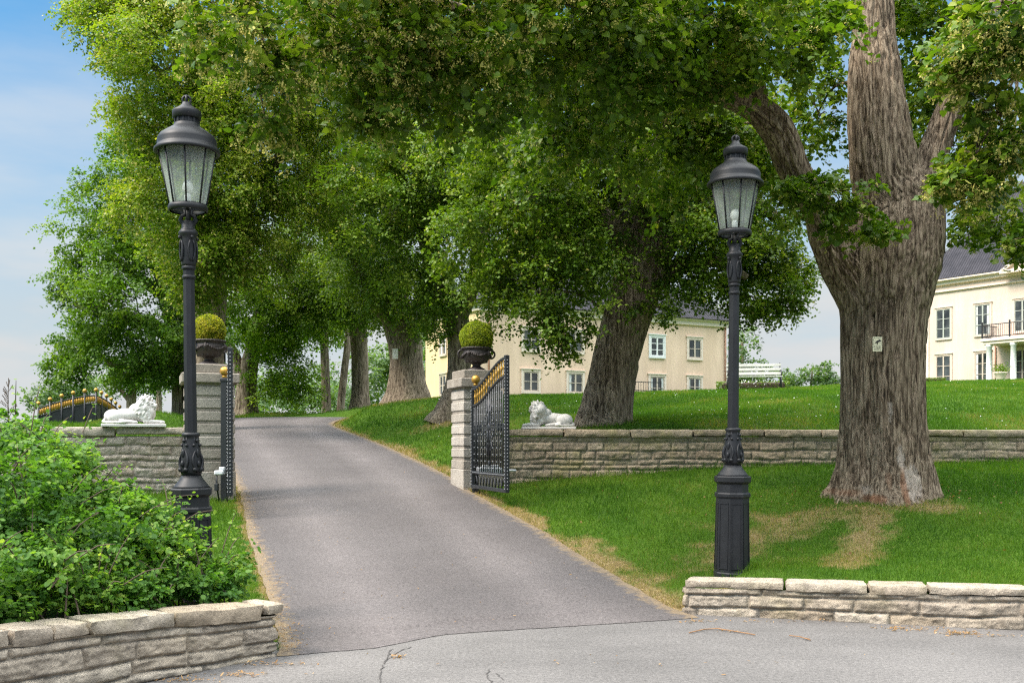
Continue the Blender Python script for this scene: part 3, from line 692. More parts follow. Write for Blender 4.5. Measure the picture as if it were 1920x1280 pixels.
for C_, mat, lab, rz, r in ((LP, "box_tan", "yellowing clipped box ball on the urn beside the near lamp post", .5, .265), (RP, "box", "evenly green clipped box ball on the urn over the tall open gate leaf", -.12, .295)):
    urn(C_.x, C_.y, 2.88, ("dark cast iron urn with reddish foot on the pillar half behind the lamp post" if C_ is LP else "black cast iron urn with two loop handles on the sunlit pillar"), TH + rz)
    box_ball(C_.x, C_.y, 2.88 + .40 + r * .66, r, MT[mat], lab, 3 if C_ is LP else 9)

# ------------------------------------------------------------------ wrought iron gate
def scroll(m, c, r0, turns, a0, sgn, rad=.011):
    pts = []
    for k in range(22):
        f = k / 21; a = a0 + sgn * f * turns * 2 * math.pi; r = r0 * (1 - .82 * f); pts.append((c[0] + r * math.cos(a), 0, c[1] + r * math.sin(a)))
    m.tube(pts, rad, 6)
def gate_leaf(hx, hy, z0, ang, sgn, label):
    """leaf in the local x-z plane, hinge at x=0; sgn mirrors the emblem only"""
    L, H0, H1 = 1.86, 1.70, 2.10
    t = thing("gate_leaf", label, "gate", (hx, hy, z0), ang, "wrought iron gate leaves")
    top = lambda x: H0 + (H1 - H0) * (lambda s: s * s * (3 - 2 * s))(min(max((x - .05) / (L - .1), 0), 1))
    low = lambda x: top(x) - .30
    m = MB(); m.box((.03, 0, H0 / 2), (.06, .06, H0), .006); m.box((L - .035, 0, H1 / 2 + .01), (.07, .07, H1 + .02), .006)
    m.box((L / 2, 0, .03), (L - .1, .05, .06), .005); m.box((L / 2, 0, .27), (L - .1, .05, .05), .005); m.box((L / 2, 0, 1.02), (L - .1, .03, .03))
    m.tube([(x, 0, top(x) - .02) for x in np.linspace(.03, L - .04, 24)], .030, 8); m.tube([(x, 0, low(x)) for x in np.linspace(.03, L - .04, 24)], .024, 8)
    for x in (.16, .30, .44, L - .16, L - .30, L - .44): m.box((x, 0, 1.02), (.05, .05, .12), .008)
    m.m = 1                                     # beaded edges and rivets
    for x0, h in ((.03, H0), (L - .035, H1)):
        for z in np.arange(.06, h - .04, .055):
            for y in (-.034, .034): m.ball((x0, y, z), .0125, 6, 4)
            m.ball((x0 + (.036 if x0 > 1 else -.031), 0, z), .0125, 6, 4)
    for x in np.arange(.1, L - .1, .05):
        for y in (-.028, .028): m.ball((x, y, .27), .010, 5, 4)
    m.build("frame", [MT["iron"], MT["steel_dot"]], t)
    m = MB(); n = 17
    for k in range(n):
        x = .06 + (L - .13) * (k + .5) / n; m.tube([(x, 0, .28), (x, 0, low(x))], .0115, 6)
    m.m = 1
    for k in range(0, n, 2):
        x = .06 + (L - .13) * (k + .5) / n
        for z in np.arange(.36, low(x) - .03, .11): m.ball((x, 0, z), .016, 5, 4)
    m.build("vertical_bars", [MT["iron"], MT["steel_dot"]], t)
    m = MB()
    for k in range(13):                          # gilded balusters between the two swept rails
        x = .10 + (L - .2) * (k + .5) / 13; b, h = low(x) + .015, .26
        m.lathe([(.010, 0), (.022, .02), (.010, .045), (.016, h * .42), (.027, h * .5), (.016, h * .58), (.010, h - .05), (.022, h - .025), (.010, h)], 8, (x, 0, b))
    m.build("gilded_balusters", MT["gold"], t)
    m = MB()
    for k in range(10):                          # pointed hoops along the foot
        x = .12 + (L - .24) * k / 10; w = (L - .24) / 10
        m.tube([(x + w * .03 + w * 1.05 * q / 8, 0, .06 + .16 * math.sin(math.pi * q / 8)) for q in range(9)], .010, 6)
    m.build("foot_hoops", MT["iron"], t)
    m = MB(); cx, cz = L * .5, 1.02              # scrolled emblem
    for sx in (-1, 1):
        for sz in (-1, 1):
            scroll(m, (cx + sx * .16, cz + sz * .13), .13, 1.2, math.pi * (.5 if sz > 0 else -.5), sx * sz); scroll(m, (cx + sx * .09, cz + sz * .33), .09, 1.1, 0 if sx < 0 else math.pi, sx * sz)
            m.tube([(cx + sx * .02, 0, cz), (cx + sx * .10, 0, cz + sz * .2), (cx + sx * .03, 0, cz + sz * .46)], .012, 6)
            m.ball((cx + sx * .22, 0, cz + sz * .05), (.05, .018, .03), 8, 6)
    m.tube([(cx, 0, cz - .56), (cx, 0, cz + .60)], .016, 8); m.ball((cx, 0, cz), (.06, .03, .08), 10, 8); m.ball((cx, 0, cz + .62), (.03, .02, .06), 8, 6); m.ball((cx, 0, cz - .58), (.03, .02, .06), 8, 6)
    m.tube([(cx - .24, 0, cz), (cx + .24, 0, cz)], .014, 6)
    m.build("emblem", MT["iron"], t)
    return t
def gate_post(x, y, zb, zt, label):
    t = thing("gate_post", label, "post", (x, y, zb), 0, "gate hinge posts")
    m = MB(); m.box((0, 0, (zt - zb) / 2), (.10, .10, zt - zb), .008); m.box((0, 0, zt - zb - .03), (.125, .125, .05), .006); m.box((0, 0, .04), (.13, .13, .08), .006); m.build("post", MT["iron"], t)
    m = MB(); m.lathe([(.03, 0), (.045, .02), (.03, .045)], 14, (0, 0, zt - zb)); m.ball((0, 0, zt - zb + .11), .075, 18, 12); m.build("ball_finial", MT["gold"], t)
    return t
HR = Vector((PX(892, 17.12), 17.12)); HL = Vector((PX(421, 16.0), 16.0))
gate_post(HR.x, HR.y, .74, 2.58, "black hinge post with gilded ball, behind the tall open gate leaf")
gate_post(HL.x, HL.y, .58, 2.64, "black hinge post with gilded ball, next to the gate leaf seen edge on")
fr = Vector((PX(945, 15.45), 15.45)); h0 = Vector((PX(886, 17.05), 17.05)); a = math.atan2(fr.y - h0.y, fr.x - h0.x)
gate_leaf(h0.x, h0.y, .83, a, 1, "open black gate leaf seen at an angle, gilded balusters under its swept top rail")
h1 = Vector((PX(430, 15.95), 15.95)); f1 = Vector((PX(431.5, 14.3), 14.3)); a = math.atan2(f1.y - h1.y, f1.x - h1.x)
gate_leaf(h1.x, h1.y, .84, a, -1, "open black gate leaf seen edge on beside the near lamp post")
def opener(x, y, z, rz, label):
    t = thing("gate_motor", label, "gate motor", (x, y, z), rz, "gate motors")
    m = MB(); m.box((0, 0, 0), (.44, .13, .12), .02); m.box((.02, 0, .075), (.30, .10, .04), .012); m.build("housing", MT["plastic"], t)
    m = MB(); m.tube([(.2, 0, 0), (.46, -.10, 0)], .018, 8); m.build("arm", MT["plastic"], t); return t
opener(PX(917, 16.95), 16.97, 1.13, TH + .05, "white gate motor box glimpsed low through the bars of the wide gate leaf")
t = thing("gate_lamp", "small pale grey spotlight on the black hinge post near the ground", "spotlight", (PX(412, 15.8), 15.8, 1.10), 0)
m = MB(); m.box((0, 0, .03), (.15, .13, .07), .015); m.box((.04, 0, .09), (.09, .08, .06), .012); m.build("head", MT["plastic"], t)
m = MB(); m.tube([(-.05, 0, 0), (-.05, 0, -.16), (-.02, .05, -.46)], .014, 6); m.box((-.05, 0, -.2), (.06, .06, .12), .008); m.build("cable_box", MT["iron"], t)

# ------------------------------------------------------------------ street lamps
def make_lamp(label):
    t = thing("street_lamp", label, "lamp", (0, 0, 0), 0, "cast iron gas lamp style lanterns")
    m = MB(); m.lathe([(.182, -.1), (.182, .05), (.176, .06), (.163, .80)], 8, smooth=False, ph=.5); m.lathe([(.174, .80), (.178, .81), (.178, .835), (.172, .845), (.163, .85)], 8, smooth=False, ph=.5)
    m.lathe([(.158, .845), (.155, .93), (.165, .94), (.181, .955), (.183, 1.0), (.172, 1.012)], 8, smooth=False, ph=.5)
    for k in range(8):       # sunk panel frames on the eight faces
        a = math.pi / 4 * k; rm = Matrix.Rotation(a, 3, 'Z')
        for dx, w in ((-.046, .005), (.046, .005)): m.box(rm @ Vector((.1595, dx, .42)), (.006, w, .66), 0, rm @ Matrix.Rotation(-.02, 3, 'Y'))
        for z, r_ in ((.74, .1545), (.10, .167)): m.box(rm @ Vector((r_, 0, z)), (.006, .098, .008), 0, rm)
    m.build("pedestal", MT["lamp"], t)
    m = MB(); m.lathe([(.160, 1.012), (.145, 1.03), (.125, 1.055), (.10, 1.085), (.082, 1.12)], 24); m.build("flare", MT["lamp"], t)
    m = MB(); m.lathe([(.082, 1.12), (.090, 1.15), (.094, 1.20), (.088, 1.27), (.078, 1.36), (.068, 1.43), (.066, 1.45), (.076, 1.462), (.078, 1.475), (.066, 1.49)], 24)
    for k in range(4):       # acanthus relief
        a = math.pi / 2 * k + math.pi / 4; ca, sa = math.cos(a), math.sin(a); T = Vector((-sa, ca, 0)); N = Vector((ca, sa, 0))
        for s in (-1, 1):
            pts = [N * (.092 - .03 * f) + T * s * (.012 + .045 * math.sin(math.pi * f * 1.6) * (1 - .3 * f)) + Vector((0, 0, 1.15 + .30 * f)) for f in np.linspace(0, 1, 10)]
            m.tube(pts, [.012 - .006 * f for f in np.linspace(0, 1, 10)], 6); m.ball(N * .088 + T * s * .035 + Vector((0, 0, 1.17)), .020, 8, 6); m.ball(N * .073 + T * s * .03 + Vector((0, 0, 1.38)), .014, 7, 5)
        m.ball(N * .093 + Vector((0, 0, 1.22)), (.018, .018, .03), 8, 6); m.ball(N * .083 + Vector((0, 0, 1.31)), (.016, .016, .04), 8, 6); m.ball(N * .076 + Vector((0, 0, 1.42)), .015, 7, 5)
    m.build("leaf_collar", MT["lamp"], t)
    m = MB(); m.lathe([(.0555, 1.48), (.053, 2.2), (.049, 2.93)], 8, smooth=False, ph=.5); m.lathe([(.055, 2.90), (.059, 2.905), (.059, 2.925), (.055, 2.93)], 16); m.lathe([(.053, 2.82), (.057, 2.825), (.057, 2.845), (.053, 2.85)], 16); m.build("post", MT["lamp"], t)
    m = MB(); m.lathe([(.057, 2.93), (.062, 2.95), (.064, 3.05), (.066, 3.16), (.070, 3.19), (.080, 3.205), (.082, 3.225), (.068, 3.24), (.060, 3.25), (.055, 3.26), (.055, 3.32)], 20)
    for k in range(4):
        a = math.pi / 2 * k + .5; ca, sa = math.cos(a), math.sin(a); T = Vector((-sa, ca, 0)); N = Vector((ca, sa, 0))
        for s in (-1, 1): m.tube([N * .066 + T * s * (.008 + .022 * math.sin(3 * f)) + Vector((0, 0, 2.97 + .18 * f)) for f in np.linspace(0, 1, 8)], .008, 6)
        m.ball(N * .078 + Vector((0, 0, 3.175)), .016, 7, 5)
    m.build("capital", MT["lamp"], t)
    m = MB()                 # forked scroll bracket under the ring
    for s in (-1, 1):
        m.tube([(s * .02, 0, 3.29), (s * .045, 0, 3.30), (s * .065, 0, 3.33), (s * .05, 0, 3.365), (s * .02, 0, 3.38), (s * .03, 0, 3.42)], .018, 8); m.tube([(0, s * .02, 3.30), (0, s * .03, 3.42)], .014, 8)
    m.tube([(0, 0, 3.30), (0, 0, 3.43)], .022, 8); m.build("bracket", MT["lamp"], t)
    m = MB(); m.lathe([(.155, 3.405), (.166, 3.412), (.168, 3.44), (.158, 3.462), (.140, 3.462), (.138, 3.41)], 32, capped=False); m.box((0, 0, 3.425), (.29, .03, .02)); m.box((0, 0, 3.425), (.03, .29, .02)); m.build("base_ring", MT["lamp"], t)
    g = MB(); rb, rt, zb_, zt_ = .150, .236, 3.46, 3.925
    for k in range(8):
        g2 = MB(); a0, a1 = math.pi / 4 * (k + .03), math.pi / 4 * (k + .97); A = lambda r, a, z: (r * math.cos(a), r * math.sin(a), z)
        g2.add([A(rb, a0, zb_), A(rb, a1, zb_), A(rt, a1, zt_), A(rt, a0, zt_)], [(0, 1, 2, 3)]); g2.build("glass_pane", MT["lglass"], t)
    m = MB()
    for k in range(8): a = math.pi / 4 * k; m.tube([(rb * math.cos(a), rb * math.sin(a), zb_ - .02), (rt * math.cos(a), rt * math.sin(a), zt_ + .01)], .0085, 6)
    m.build("glazing_bars", MT["lamp"], t)
    m = MB(); m.lathe([(.232, 3.925), (.268, 3.905), (.278, 3.915), (.276, 3.935), (.256, 3.955), (.248, 3.975), (.250, 4.01), (.244, 4.03), (.225, 4.06), (.185, 4.09), (.14, 4.12), (.115, 4.135), (.108, 4.16)], 40, capped=False); m.build("hood", MT["lamp"], t)
    m = MB(); m.lathe([(.100, 4.15), (.100, 4.205)], 24, capped=False)
    for k in range(14): a = 2 * math.pi * k / 14; m.box((.101 * math.cos(a), .101 * math.sin(a), 4.178), (.012, .016, .055), 0, Matrix.Rotation(a, 3, 'Z'))
    m.lathe([(.104, 4.20), (.120, 4.208), (.122, 4.262), (.118, 4.275), (.085, 4.295), (.052, 4.318), (.040, 4.335), (.036, 4.35)], 32); m.build("vent_cap", MT["lamp"], t)
    m = MB()
    for s in (0, 1):
        pts = [((.034 * math.cos(a)) * (1 - s), (.034 * math.cos(a)) * s, 4.372 + .034 * math.sin(a)) for a in np.linspace(0, 2 * math.pi, 17)]; m.tube(pts, .011, 6)
    m.build("ring_finial", MT["lamp"], t)
    m = MB(); m.lathe([(.028, 3.43), (.030, 3.54), (.024, 3.56)], 14); m.build("lamp_holder", MT["white_paint"], t)
    m = MB(); m.ball((0, 0, 3.615), (.046, .046, .06), 16, 12); m.build("bulb", MT["bulb"], t)
    return t
lamp1 = make_lamp("dark grey lamp post with glass lantern rising out of the leafy shrubs beside the drive")
lamp1.location = (PX(362, 8.65), 8.65, .20); lamp1.rotation_euler = (0, R(-.7), .22)
lamp2 = dup(lamp1); lamp2["label"] = "dark grey lamp post with glass lantern on the grass right behind the low wall"
lamp2.location = (PX(1372, 9.95), 9.95, .26); lamp2.rotation_euler = (0, R(.5), R(2))
lamp3 = dup(lamp1); lamp3["label"] = "distant lamp post whose lantern top peeks out behind the yellowing box ball"
lamp3.location = (PX(421, 42), 42, gz(PX(421, 42), 42)); lamp3.rotation_euler = (0, 0, .3)

# ------------------------------------------------------------------ marble lions
def lion(x, y, z, rz, sx, turn, label):
    """couchant lion along +x (sx=-1 mirrors), head turned by turn towards -y"""
    t = thing("lion_statue", label, "statue", (x, y, z), rz, "white marble lions on the walls")
    m = MB(); rnd = random.Random(4)
    def el(c, r, rot=None):
        b = len(m.v); m.ball((0, 0, 0), r, 20, 14)
        for i in range(b, len(m.v)):
            v = Vector(m.v[i]); v = (rot @ v if rot else v) + Vector(c); m.v[i] = (v.x * sx, v.y, v.z)
    def cap(a, b, r0, r1, n=7):
        for k in range(n + 1): f = k / n; el(Vector(a).lerp(Vector(b), f), (r0 + (r1 - r0) * f,) * 3)
    Ry = lambda d: Matrix.Rotation(R(d), 3, 'Y')
    el((-.10, 0, .195), (.36, .145, .15), Ry(-4)); el((-.34, 0, .175), (.165, .15, .15)); el((.14, 0, .235), (.17, .145, .185)); el((.20, 0, .16), (.13, .15, .13))
    for s in (-1, 1):
        el((-.30, s * .115, .155), (.155, .065, .125), Ry(-15)); cap((-.22, s * .15, .07), (-.02, s * .165, .05), .045, .038); el((.01, s * .165, .045), (.06, .042, .032))
        cap((.16, s * .105, .13), (.22, s * .12, .065), .062, .055); cap((.22, s * .12, .062), (.44, s * .105, .055), .052, .042); el((.475, s * .105, .05), (.062, .048, .040))
        for q in (-1, 0, 1): el((.515, s * .105 + q * .022, .045), (.022, .013, .022)); el((.05, s * .165 + q * .02, .04), (.02, .012, .018))
    pts = [(-.48, 0, .12), (-.52, -.07, .06), (-.46, -.15, .045), (-.34, -.20, .04), (-.22, -.215, .04)]
    for a, b in zip(pts[:-1], pts[1:]): cap(a, b, .024, .022, 5)
    el((-.18, -.215, .045), (.055, .03, .028))
    # head, turned
    H = Vector((.25, 0, .425)); T = Matrix.Rotation(R(-turn), 3, 'Z')
    hd = lambda p: H + T @ Vector(p)
    el(hd((-.02, 0, .0)), (.12, .105, .115)); el(hd((.075, 0, -.02)), (.085, .062, .052), T); el(hd((.115, 0, -.055)), (.045, .045, .035), T); el(hd((.145, 0, .005)), (.025, .03, .018)); el(hd((.06, 0, .035)), (.085, .03, .035), T @ Ry(25))
    for s in (-1, 1):
        el(hd((.085, s * .052, .038)), (.030, .026, .016)); el(hd((.125, s * .03, -.025)), (.035, .026, .026)); el(hd((.05, s * .07, -.02)), (.05, .03, .05)); el(hd((-.015, s * .105, .085)), (.028, .022, .036)); el(hd((.105, s * .046, .018)), (.013, .013, .009))
    # mane: overlapping locks flowing back and down
    el(hd((-.08, 0, -.02)), (.15, .175, .165)); el((.17, 0, .33), (.17, .175, .19)); el((.24, 0, .24), (.14, .165, .19)); el((.06, 0, .33), (.14, .14, .13))
    for ring, (rr, n, dz, x0) in enumerate(((.130, 17, .015, .0), (.165, 20, .0, -.05), (.185, 22, -.03, -.10), (.19, 22, -.09, -.12), (.19, 20, -.16, -.08), (.175, 18, -.22, -.04), (.155, 16, -.28, .0))):
        for k in range(n):
            a = 2 * math.pi * k / n + ring * .4; yy, zz = rr * math.cos(a), rr * math.sin(a) * (1.0 if ring < 3 else .6)
            if ring < 2 and abs(yy) < .075 and zz < 0: continue
            p = hd((x0 + rnd.uniform(-.02, .02), yy, zz + dz)); tilt = Matrix.Rotation(rnd.uniform(-.5, .5), 3, 'X') @ Ry(rnd.uniform(10, 50)); el(p, (.026, .027, .06 + rnd.uniform(0, .03)), tilt)
    for k in range(34): a = rnd.uniform(-1.6, 1.6); f = rnd.random(); el((.20 + .15 * math.cos(a) - .04 * f, .165 * math.sin(a), .12 + .26 * f), (.022, .022, .055), Ry(rnd.uniform(-10, 30)))
    b = m.build("body", MT["marble"], t)
    for v in b.data.vertices: v.co.z += .055
    md = b.modifiers.new("merge", 'REMESH'); md.mode = 'VOXEL'; md.voxel_size = .0085; md.use_smooth_shade = True
    ms = b.modifiers.new("soften", 'SMOOTH'); ms.iterations = 2; ms.factor = .4
    m = MB(); m.box((0, 0, .0325), (1.10, .46, .065), .010); m.build("plinth", MT["marble"], t); t.scale = (.88, .88, .74)
    return t
lion(PX(253, 16.0), 15.95, 1.855, TH + .02, 1, 22, "white marble lion on the brownish wall, mane towards the near lamp post")
lion(PX(1028, 17.95), 17.97, 1.845, .03, -1, -38, "white marble lion on the mossy wall between gate and leaning trunk")

# ------------------------------------------------------------------ bench, hedge, planter, plants far up the lawn
bx, by = PX(1413, 35.5), 35.5; bz = gz(bx, by)
t = thing("park_bench", "long white slatted bench with dark iron ends on the crest of the lawn", "bench", (bx, by, bz), R(-9))
m = MB()
for k in range(4): m.box((0, -.42 + .11 * k, .44), (1.92, .085, .03), .004)
m.build("seat", MT["bench_paint"], t); m = MB()
for k in range(3): m.box((0, .02 + .05 * k, .58 + .15 * k), (1.92, .025, .10), .004)
m.build("backrest", MT["bench_paint"], t)
for s in (-1, 1):
    m = MB(); x = s * .92; m.tube([(x, -.45, 0), (x, -.40, .25), (x, -.44, .42)], .022, 8); m.tube([(x, .10, 0), (x, -.02, .25), (x, 0, .45), (x, .16, .96)], .022, 8); m.tube([(x, -.44, .42), (x, 0, .43)], .02, 8)
    m.tube([(x, -.42, .43), (x, -.47, .55), (x, -.40, .66), (x, -.2, .68), (x, .06, .66)], .02, 8); m.build("iron_end", MT["iron"], t)
def leafy_box(name, label, cat, c, size, rz, n, s, mat, seed):
    t = thing(name, label, cat, c, rz); rng = np.random.RandomState(seed)
    p = rng.uniform(-1, 1, (n, 3)); ax = rng.randint(0, 3, n); p[np.arange(n), ax] = np.sign(p[np.arange(n), ax]) * (1 - .15 * rng.rand(n)); p = p[p[:, 2] > -.98]; n = len(p)
    pos = p * np.array(size) / 2 + np.array([0, 0, size[2] / 2]); d = unit(p ** 5 + 1e-6)
    leaves("foliage", pos, unit(d + rng.normal(size=(n, 3)) * .8), rng.normal(size=(n, 3)), rng.uniform(.7, 1.3, n) * s, np.clip(.45 + .25 * rng.normal(size=n), 0, 1), RHOMB, mat, t)
    m = MB(); m.box((0, 0, size[2] * .45), (size[0] * .85, size[1] * .8, size[2] * .85), .05); m.build("inner_twigs", MT["twig"], t); return t
leafy_box("hedge", "low clipped dark hedge at the foot of the cream mansion", "hedge", (PX(1745, 73), 73, gz(PX(1745, 73), 73)), (1.9, .9, .42), 0, 3500, .06, MT["leaf_dark"], 2)
leafy_box("flower_bed", "low row of white flowers and leaves under the white bench", "flowers", (bx + .1, by + .5, bz), (2.6, .5, .32), R(-9), 1500, .05, MT["leaf_mid"], 6)
fb = bpy.data.objects["flower_bed"]; rng = np.random.RandomState(2); n = 160
leaves("white_flowers", np.stack([rng.uniform(-1.3, 1.3, n), rng.uniform(-.3, .2, n), rng.uniform(.08, .38, n)], -1), rng.normal(size=(n, 3)) + np.array([0, -1, .6]), rng.normal(size=(n, 3)), rng.uniform(.03, .07, n), np.ones(n), OVAL, MT["white_paint"], fb)["kind"] = "stuff"
# ------------------------------------------------------------------ warning sign on the big trunk (cut into strokes of real thickness)
def sign(x, y, z, w, h, rz, label, text=True):
    t = thing("warning_sign" if text else "small_sign", label, "sign", (x, y, z), rz)
    m = MB(); m.box((0, 0, 0), (w, .006, h), .001); m.build("plate", MT["paper"] if text else MT["white_paint"], t)
    if not text: return t
    f = -.0042; m = MB(); a, b = w * .40, h * .17
    for s in (-1, 1): m.box((s * a, f, h * .15), (.0022, .002, h * .52))
    for zz in (h * .15 - h * .26, h * .15 + h * .26): m.box((0, f, zz), (w * .80, .002, .0022))
    m.build("border", MT["ink"], t)
    m = MB(); rot = Matrix.Rotation(R(-24), 3, 'Y'); c = Vector((.006, f - .001, h * .19)); 
    m.box(c, (w * .46, .003, h * .12), 0, rot); m.box(c + rot @ Vector((w * .24, 0, 0)), (w * .10, .003, h * .15), 0, rot); m.box(c + rot @ Vector((-w * .28, 0, -.002)), (w * .12, .003, h * .05), 0, rot)
    m.box(c + Vector((-.006, 0, -h * .10)), (w * .10, .003, h * .22)); m.box(c + Vector((-.016, 0, -h * .075)), (w * .20, .003, h * .06), 0, rot); m.build("camera_symbol", MT["ink"], t)
    for k, s in enumerate(("TV-kamera", "bevakning")):
        cu = bpy.data.curves.new("lettering", 'FONT'); cu.body = s; cu.size = .0245; cu.align_x = 'CENTER'; cu.extrude = .0008
        tmp = bpy.data.objects.new("lettering", cu); COL.objects.link(tmp); bpy.context.view_layer.update()
        me = bpy.data.meshes.new_from_object(tmp.evaluated_get(bpy.context.evaluated_depsgraph_get())); bpy.data.objects.remove(tmp)
        ob = link("lettering", me, MT["ink"], t); ob.rotation_euler = (R(90), 0, 0); ob.location = (0, f, -h * .265 - k * h * .125)
    return t
sign(PX(1644, 13.62), 13.60, P(0, 645, 13.6).z, .132, .200, R(5), "small cream camera warning sign fixed to the big furrowed trunk")
sign(PX(741, 35.3), 35.3, P(0, 663, 35.3).z, .20, .36, 0, "tiny white sign on the swollen trunk by the drive", False)

# ------------------------------------------------------------------ gilded fence on the far side
fx, fy = PX(180, 30), 30.0; fz = gz(fx, fy); FT = P(0, 741, 30).z
t = thing("iron_fence", "black fence with gilded band and gilt ball posts rising to a corner above the shrubs", "fence", (fx, fy, fz))
def fence_wing(dx, dy, n, drop, wing):
    L = math.hypot(dx, dy); m = MB(); g = MB(); p = MB(); top = lambda f: FT - fz - drop * f ** 1.6
    a = Vector((0, 0, 0)); b = Vector((dx, dy, 0)); w = a.lerp(b, 1); N = 12
    for k in range(N):
        f0, f1 = k / N, (k + 1) / N; q0, q1 = a.lerp(b, f0), a.lerp(b, f1)
        m.add([(q0.x, q0.y, -.3), (q1.x, q1.y, -.3), (q1.x, q1.y, top(f1) - .22), (q0.x, q0.y, top(f0) - .22)], [(0, 1, 2, 3)])
    m.tube([(*a.lerp(b, f).xy, top(f)) for f in np.linspace(0, 1, N)], .022, 6); m.tube([(*a.lerp(b, f).xy, top(f) - .24) for f in np.linspace(0, 1, N)], .02, 6); m.build("panel", MT["iron"], t)
    for f in np.linspace(.01, .99, 34): q = a.lerp(b, f); g.lathe([(.016, 0), (.03, .08), (.03, .12), (.016, .2)], 6, (q.x, q.y, top(f) - .22))
    g.tube([(*a.lerp(b, f).xy, top(f) - .11) for f in np.linspace(0, 1, N)], .012, 6); g.build("gilded_band", MT["gold"], t)
    for k in range(wing, n):
        f = k / (n - 1); q = a.lerp(b, f); p = MB(); p.tube([(q.x, q.y, -.3), (q.x, q.y, top(f) + .10)], .032, 8); po = p.build("post", MT["iron"], t)
        p = MB(); p.ball((q.x, q.y, top(f) + .16), .062, 12, 8); p.build("ball_finial", MT["gold"], po)
fence_wing(-1.5, -.5, 6, .42, 0); fence_wing(-1.45, 5.5, 6, .30, 1)
# ------------------------------------------------------------------ houses
def window(t, x, z, w, h, nx_, nz_, fm, cm, seed, casing=.14, y=0, curtain=True, lab=None):
    """x,z of the centre on a wall in the plane y; outwards is -y"""
    m = MB(); c = casing
    for s in (-1, 1): m.box((x + s * (w / 2 + c / 2), y - .03, z), (c, .09, h + 2 * c), 0)
    m.box((x, y - .03, z + h / 2 + c / 2), (w - .004, .088, c)); m.box((x, y - .05, z - h / 2 - c / 2), (w - .004, .13, c))
    m.box((x, y - .06, z + h / 2 + c + .03), (w + 2 * c + .10, .14, .06)); wo_ = m.build("window", cm, t)
    if lab: wo_["label"] = lab
    m = MB(); fw = .075
    for s in (-1, 1): m.box((x + s * (w / 2 - fw / 2), y - .022, z), (fw, .055, h))
    for s in (-1, 1): m.box((x, y - .021, z + s * (h / 2 - fw / 2)), (w - 2 * fw, .053, fw))
    m.box((x, y - .024, z), (.11, .057, h - 2 * fw))
    for k in range(1, nz_):
        zz = z - h / 2 + h * k / nz_
        for s in (-1, 1): m.box((x + s * (w / 4 - .01), y - .018, zz), (w / 2 - .12, .045, .045))
    m.build("window_frame", fm, wo_)
    m = MB(); m.box((x, y + .0, z), (w - .02, .012, h - .02)); m.build("pane", MT["winglass"], wo_)
    r = random.Random(seed)
    if curtain:
        for s in (-1, 1):
            if r.random() < .6: m = MB(); cw = w * r.uniform(.10, .2); m.box((x + s * (w / 2 - cw / 2 - .05), y - .0085, z), (cw, .004, h - .16)); m.build("curtain", MT["curtain"], wo_)
    return wo_
# the yellow house behind the leaning trunk
A1 = math.atan2(.469, .883); o = Vector((-1.93, 60.36, 0)); Lh, Dh, zb, ze = 19.1, 8.4, 2.6, 9.92
h1 = thing("yellow_house", "two storey pale yellow house with dark tiled roof behind the leaning trunk", "house", o, A1)
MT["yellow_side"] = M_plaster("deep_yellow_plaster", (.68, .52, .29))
m = MB(); m.box((Lh / 2, Dh / 2, (zb + ze) / 2), (Lh, Dh, ze - zb)); m.build("wall", MT["yellow"], h1)
m = MB(); m.add([(-.012, Dh, zb), (-.012, 0, zb), (-.012, 0, ze), (-.012, Dh, ze)], [(0, 1, 2, 3)]); m.build("side_wall", MT["yellow_side"], h1)
m = MB(); m.box((Lh / 2, -.06, ze - .10), (Lh + .3, .16, .44), .03); m.box((Lh / 2, -.14, ze + .06), (Lh + .5, .3, .14), .03); m.box((-.08, Dh / 2, ze - .09), (.15, Dh + .2, .40), .03); m.build("cornice", MT["casing"], h1)
m = MB(); ov, rh = .45, 4.1; z0 = ze + .13
m.add([(-ov, -ov, z0), (Lh + ov, -ov, z0), (Lh + ov, Dh + ov, z0), (-ov, Dh + ov, z0), (4.4, Dh / 2, z0 + rh), (Lh - 4.4, Dh / 2, z0 + rh)], [(0, 1, 5, 4), (1, 2, 5), (2, 3, 4, 5), (3, 0, 4), (0, 3, 2, 1)]); roof = m.build("roof", MT["roof"], h1)
for k, x in enumerate((6.2, 13.0)): m = MB(); m.box((x, Dh / 2 + .3, z0 + rh), (.8, .8, 1.9), .03); m.build("chimney", MT["yellow"], roof)
for k, x in enumerate((3.5, 6.75, 9.95, 13.15, 16.3)):
    window(h1, x, 5.42, 1.08, 1.22, 2, 2, MT["winframe"], MT["casing"], k) if k != 3 else window(h1, x, 5.25, 1.18, 1.55, 2, 2, MT["winframe"], MT["casing"], k)
    window(h1, x, 8.02, 1.08, 1.28, 2, 3 if k == 3 else 2, MT["white_paint"] if k == 3 else MT["winframe"], MT["white_paint"] if k == 3 else MT["casing"], 20 + k)
m = MB(); m.tube([(.55, -.1, 3), (.55, -.1, ze)], .05, 8); m.tube([(Lh - .2, -.1, 3), (Lh - .2, -.1, ze)], .05, 8); m.build("downpipe", MT["copper"], h1)
for z in (5.35, 8.0):      # windows of the deep yellow side, built flat then turned onto the side wall
    w = window(h1, 0, 0, .95, 1.3, 2, 2, MT["winframe"], MT["winframe"], int(z), .10); w.rotation_euler = (0, 0, R(-90)); w.location = (-.014, 5.41, z)
t = thing("terrace_railing", "short dark railing at the foot of the yellow house by the wide window", "railing", o + Vector((math.cos(A1), math.sin(A1), 0)) * 10.6 + Vector((.5, -.9, gz(7.5, 64.5))), A1)
m = MB()
for z in (.45, 1.0): m.box((.9, 0, z), (2.4, .04, .05))
for k in range(13): m.box((-.3 + .2 * k, 0, .5), (.02, .02, .95))
m.build("rails", MT["iron"], t); m = MB()
